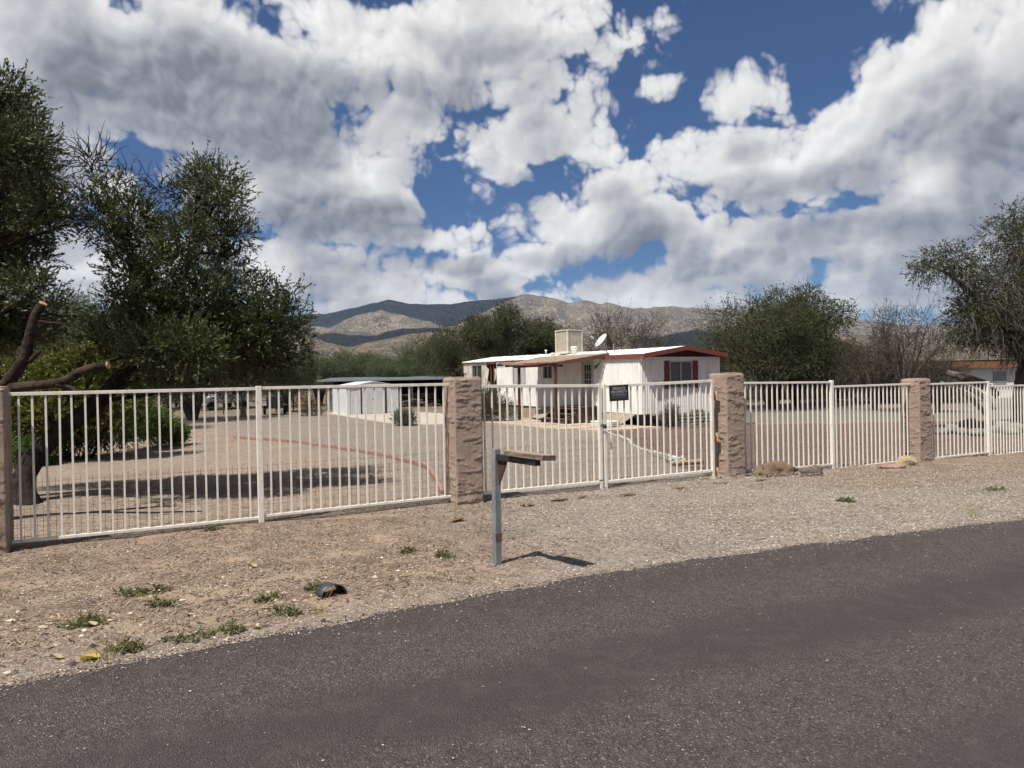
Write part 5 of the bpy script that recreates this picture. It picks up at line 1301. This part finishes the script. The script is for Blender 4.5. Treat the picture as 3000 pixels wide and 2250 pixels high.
mainp = [([b0, at(66, 1420, 10.4), at(110, 1330, 10.7), at(190, 1255, 10.9), at(290, 1175, 11.2), at(370, 1090, 11.4)], [.27, .165, .145, .14, .135, .12]),
         ([at(370, 1090, 11.4), at(415, 980, 11.5), at(400, 840, 11.5), at(370, 700, 11.4), at(320, 580, 11.4)], [.12, .10, .08, .05, .025]),
         ([at(405, 1000, 11.5), at(500, 880, 11.7), at(560, 740, 11.8), at(580, 600, 11.8), at(600, 510, 11.8)], [.10, .08, .06, .04, .02]),
         ([at(380, 1075, 11.4), at(500, 1040, 11.8), at(640, 1010, 12), at(760, 960, 12.1), at(840, 900, 12.2)], [.10, .08, .065, .045, .02])]
MAINC = [(330, 560, 60, 11.4, .5), (295, 640, 75, 11.4, .8), (390, 640, 80, 11.4, 1), (430, 720, 90, 11.5, 1), (330, 710, 55, 11.4, .8),
  (595, 525, 55, 11.8, 1.1), (645, 545, 55, 11.8, 1.1), (560, 570, 65, 11.8, .9), (680, 590, 55, 11.8, 1.1), (620, 640, 85, 11.8, 1.1), (690, 690, 60, 11.9, 1.1), (540, 690, 80, 11.7, .9),
  (600, 760, 85, 11.8, 1), (680, 770, 60, 11.9, 1), (480, 800, 90, 11.6, .9), (380, 800, 75, 11.5, .8), (375, 880, 55, 11.4, .8), (590, 870, 95, 11.8, 1), (690, 850, 65, 11.9, 1), (440, 900, 85, 11.6, 1),
  (350, 970, 85, 11.4, 1.1), (470, 990, 95, 11.6, 1.2), (580, 990, 100, 11.8, 1.2), (690, 960, 90, 12, 1.2), (780, 930, 75, 12.1, 1.1), (850, 950, 55, 12.2, 1.1), (745, 850, 45, 12.1, .6), (805, 850, 45, 12.2, .6), (850, 865, 35, 12.2, .5), (770, 1030, 80, 12.1, 1.2), (860, 1010, 50, 12.2, 1.1), (660, 1060, 80, 12, 1.1), (550, 1080, 70, 11.8, 1),
  (440, 1070, 70, 11.6, 1), (320, 1060, 60, 11.4, .9), (720, 1100, 50, 12.1, 1), (600, 1105, 55, 12.2, 1.1), (780, 1085, 60, 12.2, 1.1), (850, 1060, 45, 12.3, 1.1), (420, 1115, 55, 11.8, 1.1), (500, 1110, 60, 12, 1.1), (660, 1010, 90, 11.4, 1.2), (560, 1030, 90, 11.2, 1.2), (760, 980, 70, 11.5, 1.1), (450, 1030, 75, 11.1, 1.1), (500, 920, 70, 12.3, 1), (620, 920, 80, 12.5, 1)]
olive('leaning olive tree with a dark twisted trunk, second tree from the left', b0, mainp, MAINC, 11, 430, bare=[(270, 470, 95, 11.4, 1.3), (380, 520, 70, 11.4, .9), (470, 560, 80, 11.5, 1.0), (620, 470, 50, 11.8, .3), (230, 560, 60, 11.3, .8)])
b1 = Vector((-8.5, 10.6, -.1))
leftp = [([b1, at(-160, 1250, 10.5), at(-110, 1000, 10.4), at(-60, 760, 10.3), at(-30, 520, 10.3), at(10, 330, 10.3)], [.22, .17, .14, .10, .06, .02])]
LEFTC = [(15, 270, 60, 10.3, 1), (60, 330, 65, 10.3, 1), (-20, 360, 90, 10.3, 1), (85, 420, 80, 10.3, 1), (20, 450, 100, 10.3, 1.2), (110, 520, 75, 10.3, 1), (30, 560, 105, 10.3, 1.2), (130, 610, 60, 10.3, 1), (60, 670, 100, 10.3, 1.1), (160, 650, 50, 10.3, .8), (200, 655, 30, 10.3, .6), (-20, 720, 110, 10.3, 1.1), (80, 760, 80, 10.3, .9), (30, 850, 95, 10.3, 1), (95, 850, 55, 10.3, .9), (150, 920, 50, 10.3, .8), (40, 950, 90, 10.3, 1), (-60, 950, 110, 10.3, 1), (100, 980, 55, 10.3, .7), (-150, 500, 170, 10.4, 1), (-170, 760, 170, 10.4, 1), (-140, 320, 120, 10.4, 1)]
olive('tall dense olive tree at the left edge of the photo', b1, leftp, LEFTC, 12, 430)
# pruned tree whose cut limbs reach over the leftmost pillar
bp_ = Vector((-6.45, 8.55, 0)); bp_.z = gh(bp_.x, bp_.y) - .1
pr = thing('pruned_tree', 'pruned dark tree with two sawn-off limbs above the leftmost pillar', 'tree', bp_)
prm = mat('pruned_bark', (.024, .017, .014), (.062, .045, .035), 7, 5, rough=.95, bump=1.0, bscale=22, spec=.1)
Yp = 8.6
l1 = [at(-70, 1190, Yp), at(0, 1140, Yp), at(45, 1090, Yp), at(75, 1040, Yp), at(88, 980, Yp), at(105, 920, Yp), at(126, 890, Yp)]
l2 = [at(-10, 1150, Yp), at(50, 1135, Yp - .05), at(120, 1128, Yp - .1), at(190, 1115, Yp - .1), at(245, 1085, Yp - .1), at(300, 1072, Yp - .1), at(316, 1070, Yp - .1)]
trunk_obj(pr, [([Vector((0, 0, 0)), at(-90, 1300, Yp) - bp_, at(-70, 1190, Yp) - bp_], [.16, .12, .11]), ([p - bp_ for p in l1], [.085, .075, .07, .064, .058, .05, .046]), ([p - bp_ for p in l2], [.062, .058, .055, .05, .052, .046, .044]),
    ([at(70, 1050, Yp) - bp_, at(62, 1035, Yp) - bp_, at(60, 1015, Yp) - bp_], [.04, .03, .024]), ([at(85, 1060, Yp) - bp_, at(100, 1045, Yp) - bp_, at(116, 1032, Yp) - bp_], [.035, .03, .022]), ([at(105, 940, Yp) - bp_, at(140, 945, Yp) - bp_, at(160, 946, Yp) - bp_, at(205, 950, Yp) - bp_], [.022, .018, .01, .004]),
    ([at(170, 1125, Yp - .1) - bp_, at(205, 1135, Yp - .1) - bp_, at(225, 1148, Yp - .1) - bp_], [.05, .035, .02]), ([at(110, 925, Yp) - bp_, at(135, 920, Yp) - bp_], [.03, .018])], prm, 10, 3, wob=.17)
cut = mat('sawn_wood', (.50, .34, .20), (.40, .25, .14), 20, 4, rough=.8)
for (q, p, r_) in ((l1[-1], l1[-2], .045), (l2[-1], l2[-2], .043)):
    d = (q - p).normalized(); MB().tube([q - d * .002 - bp_, q + d * .012 - bp_], [r_ * 1.02, r_ * .95], 14).build('sawn_end', cut, pr)

# ---------------------------------------------------------------- mesquites
def mesquite_proto(seed, h, wd, nl, lm, sparse=0.0, droop=.12, name='mesquite_tree', leafL=.085, nbare=120, tips=10):
    rs = np.random.RandomState(seed); rg_ = random.Random(seed)
    root = thing(name, 'x', 'tree')
    paths = []; cl = []
    nt = rg_.choice((2, 3)) if wd > 4 else 2
    for i in range(tips):
        a = 2 * math.pi * (i + rg_.uniform(-.3, .3)) / tips; q = rg_.uniform(.25, .98); hh = h * (.40 + .5 * math.sqrt(max(0, 1 - q * q * .85)) * rg_.uniform(.8, 1.08))
        c = Vector((math.cos(a) * q * wd / 2, math.sin(a) * q * wd / 2, hh))
        f0 = Vector((math.cos(a) * .12 * wd / 2, math.sin(a) * .12 * wd / 2, h * .22)); m1 = f0.lerp(c, .5) + Vector((rg_.uniform(-.4, .4), rg_.uniform(-.4, .4), rg_.uniform(-.1, .5)))
        paths.append(([Vector((math.cos(a) * .08, math.sin(a) * .08, -.2)), f0, m1, c], [.16, .11, .06, .018]))
        r = wd * rg_.uniform(.09, .20); cl.append((tuple(c), (r, r, r * .72), rg_.uniform(.7, 1.2)))
        c2 = m1.lerp(c, .5) + Vector((rg_.uniform(-.6, .6), rg_.uniform(-.6, .6), rg_.uniform(-.3, .3))); cl.append((tuple(c2), (r * .8, r * .8, r * .6), rg_.uniform(.5, 1)))
        if hh > h * .5 : 
            lo_ = Vector((c.x * 1.05, c.y * 1.05, hh * .55)); cl.append((tuple(lo_), (r * .9, r * .9, r * .8), .9))
    cl.append(((0, 0, h * .72), (wd * .2, wd * .2, h * .2), 1.2))
    trunk_obj(root, paths, mqb, 7, seed)
    per = nl / 9.0 / sum(c[2] for c in cl)
    S, D, Rr = fill(cl, rs, per, .1, .95, .15)
    T1 = twig_paths(S, D, Rr * rs.uniform(.5, 1.1, len(S)), rs, 5, droop, .22)
    LP, LD_ = along(T1, 9, rs, .1)
    leaves('crown', LP, LD_ + rs.normal(size=LP.shape) * .7, leafL, leafL * .22, lm, root, seed)
    V, F = tubes([(t_, np.linspace(.012, .004, 5)) for t_ in T1[::5]])
    stuff(link('twigs', mesh_np('twigs', V, F), mqb, root))
    S, D, Rr = fill(cl, rs, nbare / len(cl), .5, 1.0, .6)
    T2 = twig_paths(S, D, Rr * rs.uniform(.6, 1.5, len(S)), rs, 5, 0, .25)
    V, F = tubes([(t_, np.linspace(.016, .005, 5)) for t_ in T2]); stuff(link('bare_twigs', mesh_np('bare_twigs', V, F), mqb, root))
    return root
lush = mesquite_proto(31, 7.0, 8.5, 52000, mesqM, leafL=.11, nbare=600, tips=15)
med = mesquite_proto(32, 7.0, 7.0, 60000, mesqM, nbare=340, leafL=.11)
pal = mesquite_proto(33, 5.5, 7.0, 75000, palM, nbare=150, leafL=.10)
dry = mesquite_proto(34, 6.5, 7.0, 9000, dryM, nbare=1300, droop=.05)
def put(proto, px, Y, htop, wpx, h0, w0, rz, label, first=False, nm='mesquite_tree', group='mesquites behind the yard'):
    """px: picture x of the trunk, htop: picture y of the crown's top, wpx: crown width in the picture"""
    p = at(px, 1100, Y); p.z = G(Y); ztop = at(px, htop, Y).z - p.z; w = wpx * Y / FPX
    s = (w / w0, w / w0, ztop / h0)
    if first: proto.location = p; proto.rotation_euler = (0, 0, rz); proto.scale = s; tag(proto, label, 'tree', group); proto.name = nm; return proto
    return dup(proto, nm, label, 'tree', p, rz, s, group)
put(lush, 2260, 40, 885, 470, 7, 8.5, .3, 'large green mesquite tree right of the mobile home', True)
put(lush, 1375, 60, 935, 270, 7, 8.5, 2.0, 'wide mesquite tree behind the far end of the mobile home')
put(lush, 2440, 47, 1000, 300, 7, 8.5, 4.0, 'low mesquite tree behind the right side of the large one')
put(lush, 560, 40, 985, 420, 7, 8.5, 1.0, 'green mesquite tree behind the leaning olive tree')
put(med, 1460, 49, 890, 280, 7, 7, .8, 'tall twiggy mesquite tree left of the roof cooler', True)
put(med, 1590, 51, 925, 240, 7, 7, 3.1, 'mesquite tree directly behind the roof cooler')
put(med, 2330, 43, 830, 300, 7, 7, 2.2, 'twiggy mesquite top rising out of the large green tree')
put(pal, 215, 30, 855, 420, 5.5, 7, .2, 'pale green mesquite tree between the two olive trees', True)
put(pal, 20, 32, 950, 380, 5.5, 7, 2.2, 'pale green mesquite tree behind the pruned limbs')
put(pal, 935, 64, 1020, 220, 5.5, 7, 1.2, 'small pale mesquite tree just right of the leaning olive')
put(pal, 1075, 70, 1030, 230, 5.5, 7, 3.0, 'small mesquite tree behind the carport roof')
put(pal, 1170, 62, 1040, 200, 5.5, 7, 4.4, 'small mesquite tree beside the utility pole')
put(pal, 1275, 68, 985, 190, 5.5, 7, 5.2, 'thin pale mesquite tree right of the utility pole')
put(dry, 1830, 46, 890, 270, 6.5, 7, .4, 'bare dark tree behind the satellite dish', True, 'bare_tree')
put(dry, 1960, 52, 985, 240, 6.5, 7, 2.6, 'low bare tree behind the right end of the roof', nm='bare_tree')
put(dry, 2650, 33, 865, 250, 6.5, 7, 1.1, 'bare grey tree between the large mesquite and the big dark tree', nm='bare_tree')
put(dry, 2560, 36, 960, 200, 6.5, 7, 3.4, 'low brown thicket left of the rightmost pillar', nm='bare_tree')
put(dry, 2745, 33, 1040, 150, 6.5, 7, 5.0, 'low brown thicket right of the rightmost pillar', nm='bare_tree')
put(lush, 2640, 44, 1050, 300, 7, 8.5, 5.5, 'dark green bushy mesquite behind the bare grey tree')
put(lush, 700, 62, 1060, 300, 7, 8.5, 2.9, 'far mesquite tree beyond the pipe fence')
put(pal, 350, 60, 1040, 360, 5.5, 7, 0.9, 'far pale tree left of the white box truck')
put(lush, 840, 50, 1050, 170, 7, 8.5, .6, 'dark mesquite tree shading the loaded trailer')
put(lush, 2120, 60, 1000, 300, 7, 8.5, 1.6, 'far mesquite tree behind the right roof corner')

for i, (px, Y, ht, w, lb) in enumerate([(2130, 52, 1075, 260, 'low thicket added for shade between the home and the large mesquite'), (2330, 56, 1078, 330, 'low thicket added for shade behind the trunk of the large mesquite'), (2520, 50, 1080, 330, 'low thicket added for shade behind the far white fence'), (2700, 46, 1070, 300, 'low thicket added for shade left of the white house'), (2430, 60, 1060, 420, 'furthest low thicket added for shade beyond the far white fence')]):
    put(lush if i % 2 else dry, px, Y, ht, w, 7 if i % 2 else 6.5, 8.5 if i % 2 else 7, i * 1.7, lb, nm='thicket', group='thickets added for shade at the back right').location.z -= 1.0  # bushes added to fill in the dark shade beneath the right-hand trees
# big dark tree at the right
rs = np.random.RandomState(77); bt = gp(2992, 1250); root = thing('big_tree', 'big dark half-bare tree at the right edge of the photo', 'tree', bt); B = Vector(bt)
YB = bt.y
tpth = [([B, at(2990, 1130, YB), at(3010, 1000, YB), at(3000, 860, YB), at(2990, 720, YB), at(2970, 630, YB)], [.24, .2, .17, .12, .07, .02]), ([at(2995, 1060, YB), at(2930, 960, YB - .5), at(2860, 880, YB - .7), at(2790, 810, YB - 1), at(2720, 780, YB - 1)], [.14, .11, .08, .05, .02]), ([at(3000, 1000, YB), at(2900, 1000, YB - 1), at(2820, 1010, YB - 1.4)], [.09, .06, .02]), ([at(3000, 900, YB), at(3080, 760, YB), at(3120, 650, YB)], [.1, .06, .02])]
BC = [(2960, 640, 50, YB, .9), (2915, 690, 50, YB, .8), (2985, 720, 65, YB, 1), (2740, 770, 60, YB - 1, .9), (2800, 770, 60, YB - 1, 1), (2850, 790, 55, YB - .8, 1), (2700, 800, 40, YB - 1, .6), (2930, 850, 90, YB - .5, 1.1), (2870, 900, 80, YB - .8, 1.1), (2990, 900, 100, YB, 1.2), (2830, 945, 60, YB - 1.2, .9), (2900, 960, 75, YB - 1, 1.1), (2980, 980, 75, YB - .8, 1.1), (2800, 1010, 40, YB - 1.4, .7), (3060, 760, 110, YB, 1), (3080, 950, 120, YB, 1), (3100, 650, 90, YB, 1)]
cl = px_clumps(BC, rs, .4)
for c, r, w in cl:
    c = Vector(c); p = min((Vector(q) for pts, _ in tpth for q in pts), key=lambda q: (q - c).length); tpth.append(([p, p.lerp(c, .5) + Vector((0, 0, .15)), c], [.05, .03, .012]))
trunk_obj(root, [([Vector(q) - B for q in pts], rad) for pts, rad in tpth], mqb, 8, 5)
S, D, Rr = fill(cl, rs, 560, .05, .85, .1); T1 = twig_paths(S, D, Rr * rs.uniform(.5, 1.1, len(S)), rs, 5, .08, .2); LP, LD_ = along(T1, 8, rs, .2)
leaves('crown', LP - np.array(B), LD_ + rs.normal(size=LP.shape) * .6, .085, .016, mesqM, root, 5)
V, F = tubes([(t_ - np.array(B), np.linspace(.009, .003, 5)) for t_ in T1[::5]]); stuff(link('twigs', mesh_np('twigs', V, F), mqb, root))
S, D, Rr = fill(cl, rs, 260, .3, 1.0, -.2); T2 = twig_paths(S, D, Rr * rs.uniform(.6, 1.4, len(S)), rs, 6, .22, .16)
V, F = tubes([(t_ - np.array(B), np.linspace(.010, .004, 6)) for t_ in T2]); stuff(link('bare_twigs', mesh_np('bare_twigs', V, F), mat('grey_twig', (.11, .098, .09), rough=.95), root))

# ---------------------------------------------------------------- shrubs
def shrub(name, label, base, clumps, m, per, leaf, seed, lw=.22, up=.6, twl=.9, stems=True, nleaf=10, group=None, cat='shrub'):
    rs = np.random.RandomState(seed); base = Vector(base); root = thing(name, label, cat, base, 0, group)
    cl = [((c[0], c[1], c[2]), r, w) for c, r, w in clumps]
    S, D, Rr = fill(cl, rs, per, .05, .9, up); T1 = twig_paths(S, D, Rr * twl * rs.uniform(.5, 1.1, len(S)), rs, 4, .02, .2)
    LP, LD_ = along(T1, nleaf, rs, .1); LP[:, 2] = np.maximum(LP[:, 2], .01)
    leaves('foliage', LP, LD_ + rs.normal(size=LP.shape) * .6, leaf, leaf * lw, m, root, seed)
    if stems:
        segs = [(t_, np.linspace(.008, .003, 4)) for t_ in T1[::3]]
        for c, r, w in cl:
            for k in range(5):
                e = np.array(c) + rs.normal(size=3) * np.array(r) * .4; s0 = np.array([c[0] * .5 + rs.uniform(-.1, .1), c[1] * .5 + rs.uniform(-.1, .1), -.03]); segs.append((np.linspace(s0, e, 4) + rs.normal(size=(4, 3)) * .03, np.linspace(.018, .006, 4)))
        V, F = tubes(segs); stuff(link('stems', mesh_np('stems', V, F), mqb, root))
    return root
yb = gp(150, 1345); 
def rel(px, py, Y, r, w, b): p = at(px, py, Y) - b; k = Y / FPX; return ((p.x, p.y, p.z), (r * k, r * k, r * k * .85), w)
shrub('yellow_shrub', 'tall yellow-green shrub behind the leaning olive trunk', yb, [rel(60, 1180, 18, 90, 1, yb), (rel(150, 1120, 18.3, 90, 1, yb)), rel(230, 1090, 18.4, 75, 1, yb), rel(220, 1180, 18.2, 90, 1, yb), rel(320, 1110, 18.8, 70, .8, yb), rel(330, 1190, 18.6, 80, 1, yb), rel(130, 1230, 17.8, 80, 1, yb), rel(240, 1060, 18.4, 45, .5, yb), rel(10, 1110, 18, 70, .8, yb), rel(380, 1130, 19, 60, .5, yb)], yelM, 560, .085, 41)
gb = gp(300, 1312)
shrub('green_shrub', 'low fresh-green shrub spreading before the yellow-green one', gb, [rel(90, 1290, 18, 60, 1, gb), rel(170, 1270, 18.6, 70, 1, gb), rel(250, 1260, 19.2, 70, 1, gb), rel(330, 1250, 20, 70, 1, gb), rel(400, 1235, 21, 60, 1, gb), rel(120, 1330, 17.2, 35, .6, gb), rel(60, 1330, 16.8, 40, .6, gb), rel(400, 1200, 21.2, 50, .7, gb)], grnM, 620, .07, 42)
gb2 = gp(470, 1295)
shrub('green_shrub', 'round fresh-green bush at the right end of the shrub border', gb2, [rel(450, 1255, 22, 50, 1, gb2), rel(500, 1265, 22.6, 40, 1, gb2), rel(525, 1275, 22.8, 22, .6, gb2), rel(470, 1240, 22.4, 40, .8, gb2)], grnM, 560, .065, 43)
sb = gg(1183, 1247)
shrub('sage_bush', 'round grey sage bush on the slab edge by the shed', sb, [((0, 0, .28), (.48, .48, .34), 1), ((.15, 0, .32), (.36, .36, .3), .7), ((-.2, .1, .3), (.3, .3, .3), .6)], sagM, 420, .05, 44, .2, .7, 1.0)
sb = gp(1452, 1236)
shrub('dry_bush', 'large dry brown bush beside the far porch post', sb, [((-.3, .2, .55), (.75, .7, .6), 1.2), ((.4, 0, .5), (.55, .5, .5), 1), ((-.9, .3, .4), (.5, .5, .45), .8)], dryM, 420, .05, 45, .2, .5, 1.1)
sb2 = sb + Vector((-.3, 1.2, 0)); shrub('green_bush', 'bright green bush behind the dry brown bush at the home', sb2, [((0, 0, 1.1), (.5, .5, .55), 1), ((-.3, .2, .7), (.5, .5, .5), 1)], grnM, 300, .05, 46, .2, .9, 1.0)
sb = gp(918, 1218); shrub('dry_bush', 'small tawny dry bush left of the shed', sb, [((0, 0, .25), (.55, .5, .35), 1), ((-.5, .1, .2), (.4, .4, .25), .6)], dryM, 260, .06, 47, .12, .6, 1.1)
sb = hl(.45, -1.2, G(26)); shrub('sage_bush', 'tall grey-green bush at the near corner of the home', sb, [((0, 0, .45), (.28, .28, .42), 1), ((-.05, 0, .25), (.32, .3, .28), .8)], sagM, 360, .045, 48, .16, 1.2, 1.2)
sb = hl(2.2, -.4, G(26) + .42); shrub('planter_plants', 'thin green plants growing on top of the block wall', sb, [((-.9, 0, .06), (.35, .1, .07), .6), ((.2, 0, .06), (.4, .1, .06), .6), ((1.1, 0, .08), (.4, .12, .1), .9)], grnM, 120, .05, 49, .15, 1.0, 1.2, False, cat='plants')
sb = gp(893, 1195); shrub('dry_bush', 'rust-brown dry bush beside the loaded trailer', sb, [((-.6, .4, .35), (1.0, .7, .45), 1), ((.5, .6, .3), (.7, .6, .35), .8)], leaf_mat('rust_leaf', [(.17, .085, .04), (.11, .06, .03)], rough=.9, trans=.1), 300, .07, 50, .15, .6)
# ---------------------------------------------------------------- weeds on the verge
wm = leaf_mat('weed_leaf', [(.13, .14, .055), (.18, .185, .08), (.24, .235, .12)], rough=.6, trans=.25, spec=.3)
WEEDS = [(395, 1738, .20, 'low green weed left of centre on the dirt verge'), (450, 1728, .14, 'small weed trailing right of the left-centre weed'), (478, 1766, .17, 'flat green weed just below the left-centre pair'), (215, 1838, .21, 'leafy weed with a pale leaf on it, far left'), (265, 1830, .13, 'small weed touching the far left leafy one'),
 (530, 1872, .24, 'broad grey-green weed nearest the road edge'), (378, 1906, .17, 'weed beside the bright yellow leaf'), (772, 1756, .15, 'weed left of the black plastic pot'), (850, 1802, .17, 'weed below the black plastic pot'), (915, 1728, .10, 'small weed touching the black plastic pot'), (690, 1850, .12, 'flat pale weed between the roadside weeds'),
 (620, 1556, .16, 'weed under the fence left of the post'), (1308, 1636, .12, 'pale green weed left of the mailbox post'), (2905, 1436, .24, 'dark green weed near the right edge of the photo'), (2487, 1474, .14, 'small weed on the gravel before the right fence post'), (1188, 1620, .08, 'tiny weed between the pot and the mailbox post'), (1840, 1408, .18, 'thin weed under the right gate leaf')]
for i, (px, py, r_, lb) in enumerate(WEEDS):
    p = gg(px, py); p.z += .004
    shrub('weed', lb, p, [((0, 0, .006), (r_ * .45, r_ * .3, .016), 1), ((r_ * .5 * (1 if i % 2 else -1), .04, .006), (r_ * .35, r_ * .3, .016), .6)], wm, 42, .018, 60 + i, .28, .15, 3.2, False, 12, 'weeds on the verge', 'weed')
gm_ = leaf_mat('straw_grass', [(.42, .32, .14), (.34, .26, .12), (.5, .4, .2)], trans=.2, rough=.8)
for i, (px, py, lb) in enumerate([(935, 1790, 'tuft of dry straw grass below the black pot'), (300, 1925, 'tuft of dry straw grass behind the bright yellow leaf'), (2850, 1512, 'tuft of dry straw grass at the far right road edge')]):
    rs = np.random.RandomState(90 + i); n = 34; p = gg(px, py); root = thing('grass_tuft', lb, 'grass', p, 0, 'dry grass tufts by the road')
    T1 = twig_paths(np.stack([rs.normal(0, .03, n), rs.normal(0, .03, n), np.zeros(n)], 1), rs.normal(size=(n, 3)) * .9 + np.array([0, 0, .7]), rs.uniform(.08, .24, n), rs, 5, .18, .1)
    V, F = tubes([(t_, np.linspace(.0022, .001, 5)) for t_ in T1]); stuff(link('blades', mesh_np('blades', V, F), gm_, root))
